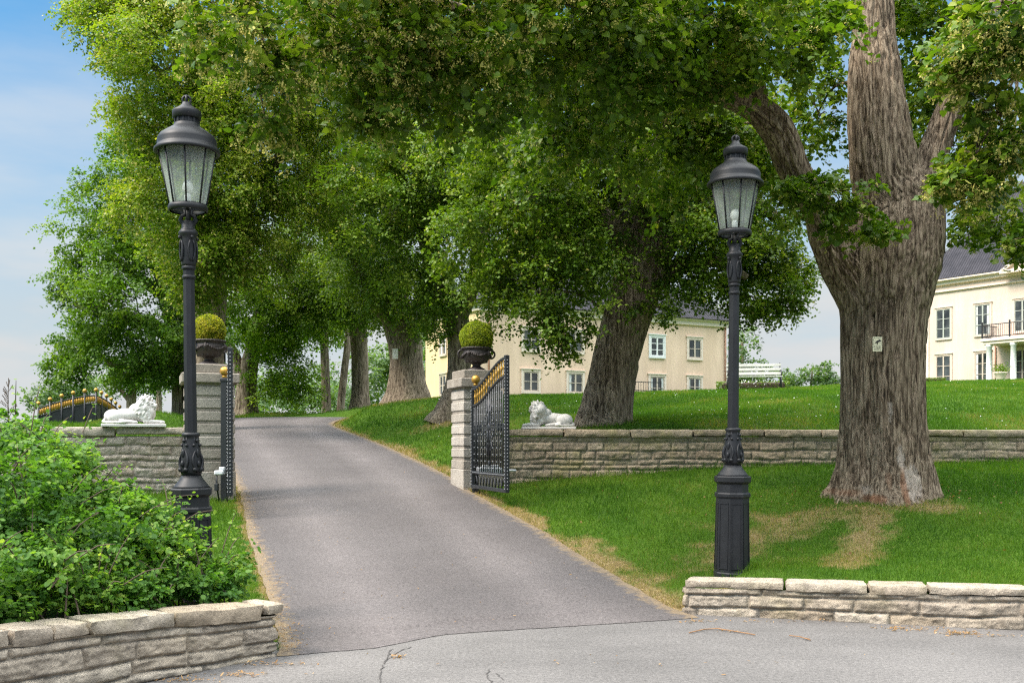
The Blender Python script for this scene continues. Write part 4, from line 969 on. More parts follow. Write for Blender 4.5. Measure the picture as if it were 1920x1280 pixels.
for x in (-.3, 2.1): m.box((x, 0, .5), (.06, .06, 1.3), .005)
m.build("posts", MT["iron"], t)
# the cream mansion with its balcony
A2 = math.atan2(-.819, .574); o = Vector((33.6, 81.5, 0)); L2, D2, zb, ze = 21, 13, 4.5, 14.5
h2 = thing("cream_mansion", "cream mansion with tall paned windows, columned balcony and dark hipped roof", "house", o, A2)
m = MB(); m.box((L2 / 2, D2 / 2, (zb + ze) / 2), (L2, D2, ze - zb)); m.build("wall", MT["cream"], h2)
m = MB()
for x in (.25,): m.box((x, -.03, (zb + ze) / 2), (.7, .12, ze - zb - .2), .02)
m.build("corner_pilaster", MT["casing"], h2)
m = MB(); m.box((L2 / 2, -.08, ze - .75), (L2 + .2, .18, .12), .02); m.box((L2 / 2, -.12, ze - .12), (L2 + .4, .28, .30), .03); m.box((L2 / 2, -.25, ze + .10), (L2 + .8, .55, .16), .03); m.box((-.2, D2 / 2, ze), (.5, D2 + .2, .36), .03); m.build("cornice", MT["casing"], h2)
m = MB(); ov, rh, z0 = .55, 8.2, ze + .19
m.add([(-ov, -ov, z0), (L2 + ov, -ov, z0), (L2 + ov, D2 + ov, z0), (-ov, D2 + ov, z0), (4.6, D2 / 2, z0 + rh), (L2 - 4.6, D2 / 2, z0 + rh)], [(0, 1, 5, 4), (1, 2, 5), (2, 3, 4, 5), (3, 0, 4), (0, 3, 2, 1)]); roof = m.build("roof", MT["roof"], h2)
for x in (7, 14): m = MB(); m.box((x, D2 / 2, z0 + rh), (1.2, .9, 2.0), .03); m.build("chimney", MT["cream"], roof)
px0, px1 = 6.5, 12.7; pc = (px0 + px1) / 2
q0, q1 = 7.6, 12.8; qc = (q0 + q1) / 2
m = MB(); m.prism([(q0 - .5, z0 - .25), (q1 + .5, z0 - .25), (qc, z0 + 1.75)], -.75, .8); m.build("pediment", MT["cream"], h2)
m = MB()
for s in (-1, 1):
    L_ = math.hypot((q1 - q0) / 2 + .5, 2.0); an = math.atan2(2.0, (q1 - q0) / 2 + .5); m.box((qc + s * ((q1 - q0) / 4 + .25), -.80, z0 + .84), (L_ + .1, .32, .24), .02, Matrix.Rotation(s * an, 3, 'Y'))
m.box((qc, -.80, z0 - .22), (q1 - q0 + 1.3, .3, .26), .02); m.build("pediment_moulding", MT["casing"], h2)
for k, x in enumerate((1.87, 5.15, 8.25, 11.3, 14.6, 18)):
    window(h2, x, 11.15, 1.22, 2.35, 2, 3, MT["grey_paint"], MT["cream"], 40 + k, .12, curtain=k != 0); window(h2, x, 7.35, 1.25, 2.5, 2, 3, MT["winframe"], MT["cream"], 60 + k, .12, curtain=k != 0)
m = MB(); m.box((pc, -1.15, 9.30), (px1 - px0 + .5, 2.3, .22), .03); m.box((pc, -1.15, 9.08), (px1 - px0 + .2, 2.1, .22), .03); m.build("balcony_slab", MT["casing"], h2)
for x in (px0 + .25, px0 + 2.1, px1 - 2.1, px1 - .25):
    m = MB(); m.lathe([(.27, 5.2), (.27, 5.9), (.22, 5.95), (.215, 7.4), (.19, 8.75), (.24, 8.8), (.26, 8.97)], 16, (x, -1.95, 0)); m.build("column", MT["white_paint"], h2)
m = MB()
for z in (9.55, 10.45): m.box((pc, -2.2, z), (px1 - px0 + .3, .05, .06)); m.box((px0 - .15, -1.15, z), (.05, 2.1, .06))
for k in range(46): m.box((px0 - .15 + .141 * k, -2.2, 10.0), (.022, .022, .9))
for k in range(14): m.box((px0 - .15, -.15 - .15 * k, 10.0), (.022, .022, .9))
for x in (px0 - .15, px0 + 1.95, px1 - 1.95, px1 + .15): m.box((x, -2.2, 10.05), (.10, .10, 1.25), .01)
m.build("balcony_railing", MT["iron"], h2)
m = MB(); m.tube([(px0 - .3, -.1, 5.5), (px0 - .3, -.1, 9.0)], .05, 8); m.build("downpipe", MT["copper"], h2)
q = P(1876, 708, 72)
t = thing("flower_planter", "pale planter with green and orange plants below the mansion balcony", "planter", (q.x, q.y, gz(q.x, q.y)), A2)
m = MB(); m.lathe([(.28, 0), (.30, .1), (.42, .5), (.47, .55), (.45, .62)], 16); m.build("pot", MT["casing"], t)
rng = np.random.RandomState(8); n = 500; p = rng.normal(size=(n, 3)) * (.28, .28, .16) + (0, 0, .85)
leaves("plants", p, rng.normal(size=(n, 3)), rng.normal(size=(n, 3)), rng.uniform(.06, .12, n), rng.rand(n), OVAL, MT["leaf_mid"], t)["kind"] = "stuff"
# ------------------------------------------------------------------ trees
def limb_mesh(pts, rad, seg, step, groove, seed, flare=None, cap=True):
    """swept tube with furrowed bark; returns V, F, scar"""
    pts = [np.array(p, float) for p in pts]; n = len(pts); fine, fr = [], []
    for k in range(n - 1):
        p0, p1, p2, p3 = pts[max(k - 1, 0)], pts[k], pts[k + 1], pts[min(k + 2, n - 1)]
        m = max(2, int(np.linalg.norm(p2 - p1) / step))
        for q in range(m):
            t = q / m; fine.append(.5 * ((2 * p1) + (-p0 + p2) * t + (2 * p0 - 5 * p1 + 4 * p2 - p3) * t * t + (-p0 + 3 * p1 - 3 * p2 + p3) * t ** 3)); fr.append(rad[k] + (rad[k + 1] - rad[k]) * (t * t * (3 - 2 * t) * .5 + t * .5))
    fine.append(pts[-1]); fr.append(rad[-1]); A = np.array(fine); r = np.array(fr); N = len(A)
    T = unit(np.gradient(A, axis=0)); U = np.zeros_like(A); u = np.array([1.0, 0, 0]) if abs(T[0][0]) < .9 else np.array([0, 1.0, 0])
    for k in range(N): u = u - T[k] * u.dot(T[k]); u = u / np.linalg.norm(u); U[k] = u
    W = np.cross(T, U); th = np.linspace(0, 2 * np.pi, seg, endpoint=False); C, S = np.cos(th), np.sin(th)
    arc = np.concatenate([[0], np.cumsum(np.linalg.norm(np.diff(A, axis=0), axis=1))])
    RR = r[:, None] * np.ones(seg)[None]; AR = arc[:, None] * np.ones(seg)[None]; TH = th[None] * np.ones(N)[:, None]
    cx, cy = np.cos(TH), np.sin(TH); rm = np.maximum(RR, .05)
    low = fbm(cx * 1.3 + seed, cy * 1.3, AR * .9 / max(.25, r.max()) * .5, 3) - .5
    RR = RR * (1 + (.16 if groove > 0 else .05) * low)
    if groove <= 0:
        V = A[:, None, :] + RR[..., None] * (C[None, :, None] * U[:, None, :] + S[None, :, None] * W[:, None, :])
        ii = np.arange(N * seg).reshape(N, seg); jj = np.roll(ii, -1, axis=1)
        return V.reshape(-1, 3), np.stack([ii[:-1], jj[:-1], jj[1:], ii[1:]], -1).reshape(-1, 4)
    g = fbm(cx * rm * 17 + seed * 3, cy * rm * 17 + AR * .3, AR * .9, 4); rid = np.abs(g - .5) * 2
    g2 = fbm(cx * rm * 34 + seed, cy * rm * 34, AR * 3.2, 3)
    RR = RR + groove * (sstep(0, .22, rid) - .6) + groove * .5 * (g2 - .5)
    if flare is not None: RR = RR + flare(AR, TH, RR)
    V = A[:, None, :] + RR[..., None] * (C[None, :, None] * U[:, None, :] + S[None, :, None] * W[:, None, :])
    ii = np.arange(N * seg).reshape(N, seg); jj = np.roll(ii, -1, axis=1)
    Fc = np.stack([ii[:-1], jj[:-1], jj[1:], ii[1:]], -1).reshape(-1, 4)
    return V.reshape(-1, 3), Fc
def join(parts):
    V, Fc, b = [], [], 0
    for v, f in parts: V.append(v); Fc.append(f + b); b += len(v)
    return np.concatenate(V), np.concatenate(Fc)
def lobes_world(L):
    o = []
    for q in L:
        px, py, Y, rx, ry, rd = q[:6]; c = np.array(P(px, py, Y)); o.append((c, np.array([rx / F * Y, rd, ry / F * Y]), q[6] if len(q) > 6 else 1.0))
    return o
def crown_points(lobes, rc, leaf, fill, rng, droop=.35):
    """leaf clumps through the outer part of every lobe -> positions, normals, directions, tints, clump centres"""
    PS, NS, DS, TS, SZ, CC = [], [], [], [], [], []
    for c, rad, dens in lobes:
        a, b, d = rad; surf = 4 * np.pi * (((a * b) ** 1.6 + (a * d) ** 1.6 + (b * d) ** 1.6) / 3) ** (1 / 1.6)
        r_ = min(rc, .55 * min(a, d) + .15 * rc) * np.ones(1); r_ = float(r_[0]); nc = max(3, int(dens * 1.5 * surf / (np.pi * r_ ** 2)))
        dr = sphere_dirs(nc, rng); fac = .30 + .70 * rng.rand(nc) ** .55; fac = np.where(rng.rand(nc) < .26, fac * .62, fac); lump = .82 + .36 * rng.rand(nc)
        cc = c + dr * rad * (fac * lump)[:, None]; CC.append((c, cc))
        nl = max(8, int(fill * 1.5 * np.pi * r_ ** 2 / (.6 * leaf ** 2))); LP_ = 13
        cs = rng.uniform(.55, 1.25, nc); cnt = np.maximum(2, (nl * cs ** 2 / LP_).astype(int)); sc_ = np.repeat(np.arange(nc), cnt); q = len(sc_)     # sprays of each clump
        Rs = r_ * cs[sc_]; sd_ = unit(dr[sc_] * .45 + rng.normal(size=(q, 3)) * np.array([.75, .75, .5]) + np.array([0, 0, -.10])); sb = cc[sc_] + rng.normal(size=(q, 3)) * .22 * Rs[:, None]; sl = Rs * rng.uniform(.55, 1.25, q)
        sn = unit(np.array([0, 0, .9]) + .35 * sd_ + rng.normal(size=(q, 3)) * .38); sw = unit(np.cross(sn, sd_)); st_ = rng.normal(size=q) * .12
        si = np.repeat(np.arange(q), LP_); n = len(si); tt = rng.uniform(.1, 1.05, n); sg = np.where(rng.rand(n) < .5, -1.0, 1.0)
        p = sb[si] + sd_[si] * (sl[si] * tt)[:, None] + sw[si] * (sg * leaf * rng.uniform(.1, .9, n))[:, None] + rng.normal(size=(n, 3)) * leaf * .28; p[:, 2] -= droop * sl[si] * tt ** 2
        PS.append(p); NS.append(unit(sn[si] + rng.normal(size=(n, 3)) * .36)); DS.append(unit(sd_[si] * .7 + sw[si] * sg[:, None] * .7 + np.array([0, 0, -.35]) + rng.normal(size=(n, 3)) * .3))
        tc_ = rng.normal(size=nc) * .15; TS.append(.36 + tc_[sc_][si] + st_[si] + .14 * tt + rng.normal(size=n) * .12); SZ.append(leaf * rng.uniform(.6, 1.2, n))
    return map(np.concatenate, (PS, NS, DS, TS, SZ)), CC
def tree(name, label, base, trunks, lobes, leafmat, barkmat, leaf, rc, fill=1.0, tpl=RHOMB, seed=1, blossom=0.0, near=False, cat="tree", group=None, seg=20, step=.25, groove=.02, flare=None, branches=True, crown_name="crown", bl_size=None, extra=None, twigs=5, marks=None):
    """trunks: list of ([points], [radii]); lobes in pixel/depth form"""
    t = thing(name, label, cat, base, 0, group); rng = np.random.RandomState(seed); LB = lobes_world(lobes); parts = []
    for k, (p, r) in enumerate(trunks):
        parts.append(limb_mesh(p, r, seg if k == 0 or near else max(8, seg // 2), step, groove if k == 0 or near else groove * .6, seed + k, flare if k == 0 else None))
    (ps, ns, ds, ts, sz), CC = crown_points(LB, rc, leaf, fill, rng)
    if branches:
        allp = np.concatenate([np.array([np.array(q) for q in p[1:]]) for p, r in trunks]); 
        for c, cc in CC:
            d = np.linalg.norm((allp - c) * np.array([1, 1, 1.3]) + np.array([0, 0, .0]), axis=1) + (.0 if near else .4) * np.maximum(0, allp[:, 2] - c[2]); s = allp[d.argmin()]
            D = np.linalg.norm(c - s); mid = s + (c - s) * .5 + np.array([0, 0, .12 * D]) + rng.normal(size=3) * .05 * D; r0 = min(np.clip(.010 * D + .012, .02, .075), (.07 if near else .11) * dict((tuple(q_[0]), min(q_[1][0], q_[1][2])) for q_ in LB)[tuple(c)] + .008)

            if D > .5 and (min(dict((tuple(q_[0]), q_[1].min()) for q_ in LB)[tuple(c)], 9) > .55 or c[1] < 10): parts.append(limb_mesh([s, mid, c], [r0, r0 * .75, r0 * .45], 8, max(.15, D / 16), 0, seed))
            for q in cc[rng.permutation(len(cc))[:twigs]]:
                dd = np.linalg.norm(q - c); m2 = c + (q - c) * .5 + np.array([0, 0, .10 * dd]) + rng.normal(size=3) * .06 * dd
                parts.append(limb_mesh([c + (s - c) * rng.uniform(0, 1) * min(.4, .5 * np.linalg.norm(cc - c, axis=1).mean() / D), m2, q], [r0 * .42, r0 * .25, .008], 5, max(.25, dd / 5), 0, seed))
    if extra: parts += extra(t)
    V, Fc = join(parts); me = np_mesh("trunk", V - np.array(base), Fc, marks(V) if marks else {}, True); link("trunk", me, barkmat, t)
    leaves(crown_name, ps, ns, ds, sz, np.clip(ts, 0, 1), tpl, leafmat, t, base)
    if blossom > 0:
        n = len(ps); k = int(n * blossom); pk = np.where(ps[:, 1] < 10.2, 4.5, .6) if near else np.ones(n); ps_ = ps[rng.choice(n, k, replace=False, p=pk / pk.sum())]; ps_ = ps_ + rng.normal(size=ps_.shape) * leaf * .4 - np.array([0, 0, leaf * .3])
        if near:
            br = leaves("bracts", ps_, rng.normal(size=(k, 3)), rng.normal(size=(k, 3)) * .5 + np.array([0, 0, -1]), rng.uniform(.05, .085, k), np.clip(rng.normal(.35, .15, k), 0, 1), BRACT, MT["blossom"], t, base)
            m = 9; f = np.repeat(ps_, m, axis=0) + np.array([0, 0, -.055]) + rng.normal(size=(k * m, 3)) * np.array([.024, .024, .014])
            leaves("blossom", f, rng.normal(size=(k * m, 3)), rng.normal(size=(k * m, 3)), rng.uniform(.015, .025, k * m), np.clip(rng.normal(.7, .2, k * m), 0, 1), RHOMB, MT["blossom"], t, base)
        else:
            s = bl_size or leaf * .8; leaves("blossom", ps_, rng.normal(size=(k, 3)) + np.array([0, -.4, .6]), rng.normal(size=(k, 3)), rng.uniform(.6, 1.2, k) * s, np.clip(rng.normal(.45, .2, k), 0, 1), RHOMB, MT["blossom"], t, base)
    return t
def W(px, py, Y): return tuple(P(px, py, Y))
def path(rows, Ys=None):
    """rows of (py, px, halfwidth_px, Y)"""
    return [W(px, py, Y) for py, px, hw, Y in rows], [hw / F * Y for py, px, hw, Y in rows]

# 1. the big furrowed linden by the right-hand wall
def flare1(arc, th, r):
    f = np.exp(-np.maximum(arc - .35, 0) / .24); q = np.abs(np.sin(th * 3.5 + .9 + .7 * np.sin(th * 2))); lob = q ** .55; return f * (.04 + .38 * lob) - .16 * (1 - lob) * np.exp(-arc / .9) + .03
Yt = 14.35
def marks1(V):
    def blob(px, py, rx, rz):
        c = P(px, py, 13.7); return np.exp(-(((V[:, 0] - c.x) / rx) ** 2 + ((V[:, 2] - c.z) / rz) ** 2) ** 2) * (V[:, 1] < 14.5)
    sc = np.maximum.reduce([blob(1708, 905, .16, .26), .8 * blob(1690, 860, .06, .2), .7 * blob(1675, 770, .035, .2), .5 * blob(1580, 890, .1, .2), .5 * blob(1630, 920, .1, .12)])
    ru = np.maximum.reduce([blob(1690, 915, .05, .3), .9 * blob(1640, 935, .14, .07), .5 * blob(1665, 900, .05, .15), .5 * blob(1600, 925, .25, .06)])
    return {"scar": sc, "rust": ru}
t1 = path([(1010, 1655, 92, Yt), (950, 1655, 88, Yt), (900, 1657, 82, Yt), (850, 1656, 75, Yt), (780, 1655, 69, Yt), (700, 1655, 67, Yt), (600, 1658, 70, Yt), (540, 1660, 80, Yt), (490, 1666, 88, Yt), (440, 1678, 82, Yt), (390, 1684, 72, Yt), (330, 1662, 58, Yt),
           (250, 1649, 51, Yt), (150, 1640, 43, 14.4), (60, 1638, 32, 14.5), (-40, 1640, 28, 14.6), (-250, 1640, 24, 14.8), (-500, 1620, 24, 15), (-800, 1600, 10, 15)])
t1l = path([(560, 1625, 50, 14.3), (500, 1588, 44, 14.25), (450, 1556, 33, 14.2), (395, 1536, 28, 14.1), (320, 1490, 27, 13.9), (245, 1458, 29, 13.7), (195, 1405, 24, 13.5), (160, 1310, 20, 13.2), (120, 1190, 18, 12.8), (70, 1040, 13, 12.2), (20, 860, 10, 11.5), (-20, 640, 7, 10.6), (-10, 480, 4, 9.8)])
t1r = path([(470, 1715, 50, 14.4), (390, 1728, 36, 14.4), (320, 1740, 28, 14.5), (240, 1768, 24, 14.6), (150, 1805, 20, 14.4), (50, 1860, 22, 13.5), (-60, 1930, 15, 12), (-80, 1990, 9, 10.5)])
t1m = path([(185, 1420, 20, 13.5), (100, 1380, 17, 13), (0, 1290, 14, 12.4), (-100, 1150, 10, 11.5), (-130, 950, 7, 10.5)])
lob1 = [(1300, 40, 12, 240, 90, 1.8), (1060, 10, 11, 220, 100, 1.8), (830, 10, 10.6, 200, 100, 1.7), (640, 20, 10, 150, 95, 1.3), (450, 40, 9.2, 95, 75, .8), (520, 150, 9.6, 60, 55, .5), (500, 235, 9.8, 36, 40, .35), (720, 140, 10.4, 110, 80, .9), (700, 235, 10.6, 60, 45, .5),
        (900, 150, 11, 130, 75, 1.2), (1120, 140, 12, 140, 90, 1.4), (1310, 115, 12.6, 95, 65, 1.1), (1480, 65, 12.8, 105, 75, 1.2), (1540, 20, 13.4, 70, 60, 1.0), (1430, 300, 15.6, 60, 60, .8, .7), (1530, 220, 15.8, 80, 90, 1.0, .8),
        (1560, 360, 12.9, 75, 40, .5), (1650, 425, 13.1, 45, 26, .3), (1600, 420, 13.0, 40, 40, .35), (1500, 372, 12.9, 55, 36, .45), (1760, 60, 16, 120, 100, 1.4), (1660, -20, 16.2, 90, 60, 1.2), (1740, 190, 16.3, 60, 90, 1.0), (1790, 280, 15.5, 60, 80, .9),
        (1840, 90, 9, 85, 90, .7), (1890, 20, 9, 80, 80, .7), (1790, 110, 9.1, 40, 30, .35), (1880, 210, 9.2, 50, 55, .5), (1830, 300, 9.3, 60, 50, .42), (1800, 350, 9.3, 48, 26, .3), (1900, 290, 9.4, 50, 60, .45),
        (1880, 400, 14.5, 75, 48, 1.0, .8), (1815, 425, 14.2, 35, 30, .5, .6), (1905, 455, 13.6, 26, 38, .4),
        (1240, 250, 14.8, 130, 100, 1.4), (1350, 260, 15.2, 110, 80, 1.2), (1060, 260, 14, 110, 70, 1.2),
        (1450, -440, 15.5, 560, 280, 4.0, .24), (950, -330, 11.5, 430, 220, 3.2, .22), (2150, -200, 13, 200, 330, 3, .35), (2060, 270, 13.5, 100, 140, 1.6, .6)]
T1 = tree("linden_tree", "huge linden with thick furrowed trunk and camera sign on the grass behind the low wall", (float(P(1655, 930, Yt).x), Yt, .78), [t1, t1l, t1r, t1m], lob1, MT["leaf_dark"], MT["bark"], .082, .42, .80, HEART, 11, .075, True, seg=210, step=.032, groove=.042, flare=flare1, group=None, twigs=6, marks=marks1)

def flare_std(k=.5, s=.45, n=5, ph=.3):
    return lambda arc, th, r: np.exp(-np.maximum(arc - .1, 0) / s) * r * k * (.35 + .65 * (.5 + .5 * np.cos(th * n + ph)) ** 1.3)
# 2. the leaning linden right behind the retaining wall
t2 = path([(830, 1128, 56, 19.6), (800, 1130, 52, 19.6), (760, 1136, 46, 19.6), (700, 1147, 43, 19.6), (620, 1168, 43, 19.6), (540, 1192, 46, 19.6), (460, 1205, 42, 19.6), (380, 1200, 40, 19.6), (280, 1190, 34, 19.7), (150, 1180, 26, 19.8), (0, 1160, 18, 20), (-200, 1150, 8, 20)])
t2b = [path([(520, 1200, 34, 19.6), (440, 1260, 26, 19.4), (390, 1330, 20, 19.3), (380, 1410, 14, 19.4), (420, 1470, 7, 19.6)]), path([(470, 1195, 30, 19.5), (400, 1110, 24, 19), (370, 1010, 18, 18.5), (390, 920, 10, 18.2)]), path([(560, 1195, 24, 19.5), (500, 1270, 16, 19.3), (490, 1340, 10, 19.2), (520, 1400, 6, 19.3)])]
lob2 = [(1000, 400, 18.2, 130, 150, 1.8), (900, 440, 18.6, 85, 120, 1.2), (1010, 548, 17.9, 95, 72, .9), (950, 550, 18.2, 55, 60, .7), (1180, 340, 19, 160, 120, 1.9), (1330, 400, 19.6, 130, 120, 1.7), (1440, 470, 19.9, 85, 90, 1.2), (1290, 515, 19.2, 95, 50, 1.1), (1400, 560, 19.6, 70, 40, .8), (1490, 560, 19.7, 36, 40, .5, .8),
        (1090, 480, 18.4, 90, 80, .9), (1230, 575, 18.9, 40, 30, .5, .8), (1450, 575, 19.6, 50, 28, .5), (1110, 590, 17.9, 34, 50, .4, .8), (1050, 645, 17.7, 32, 28, .3), (1050, 612, 17.7, 44, 42, .45), (1505, 500, 19.9, 26, 30, .4, .7),
        (1280, 330, 21.5, 150, 110, 1.6), (1130, 420, 21, 110, 110, 1.4), (1390, 480, 21, 80, 60, 1.0), (1130, 180, 20, 240, 120, 2.6), (1350, 240, 20.5, 130, 100, 2), (950, 240, 19.4, 140, 110, 2), (1150, -150, 20, 330, 230, 3.4, .45)]
tree("linden_tree", "leaning linden rooted directly behind the mossy wall, boughs drooping over the yellow house", W(1130, 803, 19.6), [t2] + t2b, lob2, MT["leaf_mid"], MT["bark2"], .072, .46, 1.0, RHOMB, 23, .03, seg=56, step=.12, groove=.028, flare=flare_std(.35), twigs=6)
# 3. behind the sunlit pillar
t3 = path([(800, 838, 24, 28), (775, 845, 22, 28), (720, 858, 21, 28), (650, 862, 22, 28), (600, 855, 24, 28), (540, 830, 22, 28), (440, 800, 18, 28), (300, 790, 12, 28), (100, 790, 6, 28)])
t3b = [path([(600, 856, 20, 28), (520, 890, 14, 27.5), (420, 900, 9, 27)])]
tree("linden_tree", "slender linden bending up from the bank directly behind the sunlit pillar", W(842, 783, 28), [t3] + t3b, [(830, 330, 26.5, 120, 120, 2.4), (740, 400, 26.5, 110, 140, 2.4), (830, 520, 27, 60, 60, 1.1), (810, 590, 27.3, 50, 36, .9), (790, 200, 27, 140, 120, 2.5), (880, 330, 26, 80, 110, 2), (800, 20, 27, 200, 120, 3, .6), (980, 330, 27, 110, 120, 2.2), (1070, 430, 27.5, 90, 90, 1.8), (960, 480, 27.5, 60, 70, 1.4)],
     MT["leaf_mid"], MT["bark2"], .085, .55, .95, RHOMB, 31, .03, seg=28, step=.2, groove=.02, flare=flare_std(1.2, .5, 4, 2.0))
# 4. swollen trunk
t4 = path([(775, 764, 42, 36), (750, 764, 38, 36), (720, 763, 33, 36), (680, 762, 30, 36), (640, 758, 31, 36), (605, 750, 34, 36), (560, 742, 24, 36), (460, 735, 20, 36), (300, 720, 12, 36), (150, 715, 6, 36)])
t4b = [path([(620, 770, 22, 36), (560, 800, 18, 35.6), (470, 830, 12, 35)]), path([(610, 745, 18, 36), (560, 700, 14, 35.6), (480, 660, 9, 35)])]
tree("linden_tree", "linden with swollen burred trunk and tiny white sign where the drive bends", W(764, 752, 36), [t4] + t4b, [(700, 470, 34.5, 110, 90, 3), (735, 560, 34.8, 60, 44, 1.5), (640, 330, 33.5, 120, 120, 3), (780, 560, 34.6, 44, 50, 1.3), (650, 180, 34, 120, 110, 3), (800, 610, 34.8, 26, 26, .8)],
     MT["leaf_mid"], MT["bark2"], .10, .65, .95, RHOMB, 37, 0, seg=32, step=.25, groove=.03, flare=flare_std(.55, .6, 5, 1))
# 5. straight trunk at the end of the drive
t5 = path([(785, 674, 21, 44), (768, 674, 18, 44), (740, 675, 16, 44), (680, 675, 15, 44), (620, 672, 16, 44), (540, 668, 13, 44), (400, 660, 9, 44), (250, 655, 4, 44)])
tree("linden_tree", "linden with straight brown trunk standing at the top end of the drive", W(674, 773, 44), [t5], [(650, 540, 42, 90, 70, 3), (580, 470, 41, 110, 100, 3), (690, 560, 42.5, 50, 40, 1.8), (560, 590, 42, 60, 44, 2.2)],
     MT["leaf_mid"], MT["bark2"], .115, .75, .95, RHOMB, 41, 0, seg=24, step=.3, groove=.03, flare=flare_std(.5))
# 6, 7. two pale thin trunks
for px, sd_, lab, lobs, up in ((612, 43, "young tree with thin pale trunk beyond the end of the drive, thicker of two", [(600, 605, 47, 60, 50, 2.2), (610, 530, 47, 60, 60, 2.2)], 608), (638, 47, "young tree with thin pale leaning trunk nearest the straight brown trunk past the drive", [(650, 600, 49, 40, 40, 2), (640, 530, 49, 50, 50, 2)], 652)):
    hw = 9 if px == 612 else 7.5
    tree("young_tree", lab, W(px, 776, 47), [path([(785, px, hw * 1.25, 47), (770, px, hw, 47), (700, (px + up) / 2, hw * .9, 47), (640, up, hw * .85, 47), (560, up, hw * .6, 47), (500, up, 2, 47)])], lobs, MT["leaf_painted_lit"], MT["bark_far"], .15, .7, .9, RHOMB, sd_, 0, seg=14, step=.4, groove=.012, group="two thin trees past the drive")
# 8. forked pale trunk behind the near gate leaf
t8 = path([(785, 460, 24, 44), (770, 461, 20, 44), (730, 462, 18, 44), (690, 466, 17, 44), (640, 478, 14, 44), (560, 490, 10, 44), (450, 500, 5, 44)]); t8b = [path([(720, 462, 13, 44), (670, 440, 11, 44), (620, 415, 10, 44), (560, 400, 7, 43.5), (500, 390, 4, 43)])]
tree("oak_tree", "pale forked tree trunk seen just past the gate leaf that stands edge on", W(461, 776, 44), [t8] + t8b, [(490, 590, 42.5, 90, 70, 3), (525, 690, 43, 60, 50, 2), (560, 730, 43.5, 40, 36, 1.6), (420, 520, 42, 100, 90, 3), (540, 620, 43, 70, 60, 2.2)],
     MT["leaf_painted_lit"], MT["bark_far"], .115, .75, .75, RHOMB, 53, 0, seg=24, step=.3, groove=.03, flare=flare_std(.45))
# 9. flowering linden at the left, its trunk hidden by post and pillar
t9 = path([(830, 384, 44, 30), (790, 385, 36, 30), (700, 388, 30, 30), (620, 392, 28, 30), (560, 398, 27, 30), (480, 400, 22, 29.5), (380, 390, 18, 29), (250, 380, 13, 28.5), (100, 360, 8, 28), (-80, 360, 4, 28)])
t9b = [path([(500, 400, 18, 29.5), (400, 450, 14, 28.8), (300, 520, 10, 28), (240, 560, 6, 27.5)]), path([(420, 392, 14, 29), (320, 320, 10, 28), (260, 270, 6, 27)]), path([(300, 385, 12, 28.6), (150, 310, 8, 27.5), (80, 230, 5, 27)])]
tree("linden_tree", "tall yellow flowering linden whose crown spreads behind the near lantern", W(385, 800, 30), [t9] + t9b, [(230, 40, 27, 90, 70, 2.3), (330, 120, 26, 120, 100, 2.4), (450, 200, 27, 140, 130, 2.8), (300, 250, 27, 85, 70, 1.9), (330, 390, 26.5, 110, 90, 2.2), (430, 340, 27, 120, 120, 2.4), (235, 385, 26.8, 45, 45, 1), (560, 300, 28, 120, 150, 2.8), (160, 20, 27, 34, 26, .7), (215, 115, 26.8, 40, 25, .6), (370, 480, 26.4, 80, 60, 1.6), (480, 470, 27.5, 90, 70, 2), (400, 0, 27, 160, 90, 2.6), (350, 545, 26.6, 50, 36, 1), (380, -220, 27.5, 250, 170, 3.5, .4), (640, 60, 28, 110, 120, 2.5)],
     MT["leaf_yellow"], MT["bark2"], .080, .52, .95, RHOMB, 59, .15, seg=32, step=.25, groove=.03, bl_size=.07)
# 10. darker oak beyond it
t10 = path([(800, 352, 30, 38), (740, 350, 26, 38), (650, 340, 24, 38), (560, 320, 20, 38), (450, 290, 14, 38), (330, 260, 8, 38)]); t10b = [path([(640, 338, 16, 38), (600, 260, 12, 37.5), (590, 190, 8, 37), (570, 140, 4, 37)]), path([(700, 345, 12, 38), (690, 280, 10, 37.4), (680, 200, 6, 37)]), path([(560, 320, 14, 38), (500, 230, 9, 37.4), (450, 180, 5, 37)])]
tree("oak_tree", "broad dark green oak at the open edge, low boughs above the gilded fence", W(352, 782, 38), [t10] + t10b, [(235, 320, 37, 45, 50, 2), (200, 430, 37, 70, 75, 2.3), (150, 345, 37, 24, 20, .8, .8), (160, 535, 37, 50, 45, 1.6), (110, 545, 37, 26, 16, .7, .8), (250, 550, 36, 120, 100, 2.8), (220, 650, 37, 110, 60, 2.6), (340, 620, 36.5, 80, 70, 2.2), (150, 640, 37.4, 46, 40, 1.4), (300, 450, 37, 90, 90, 2.5), (290, 700, 36.6, 70, 30, 1.4, .8), (130, 480, 37, 30, 26, .9, .8), (125, 690, 37.6, 50, 26, 1.3), (380, 690, 37, 50, 26, 1.2, .8), (270, 260, 37.4, 70, 60, 2)],
     MT["leaf_oak"], MT["bark_far"], .105, .58, .90, RHOMB, 61, 0, seg=28, step=.3, groove=.03)
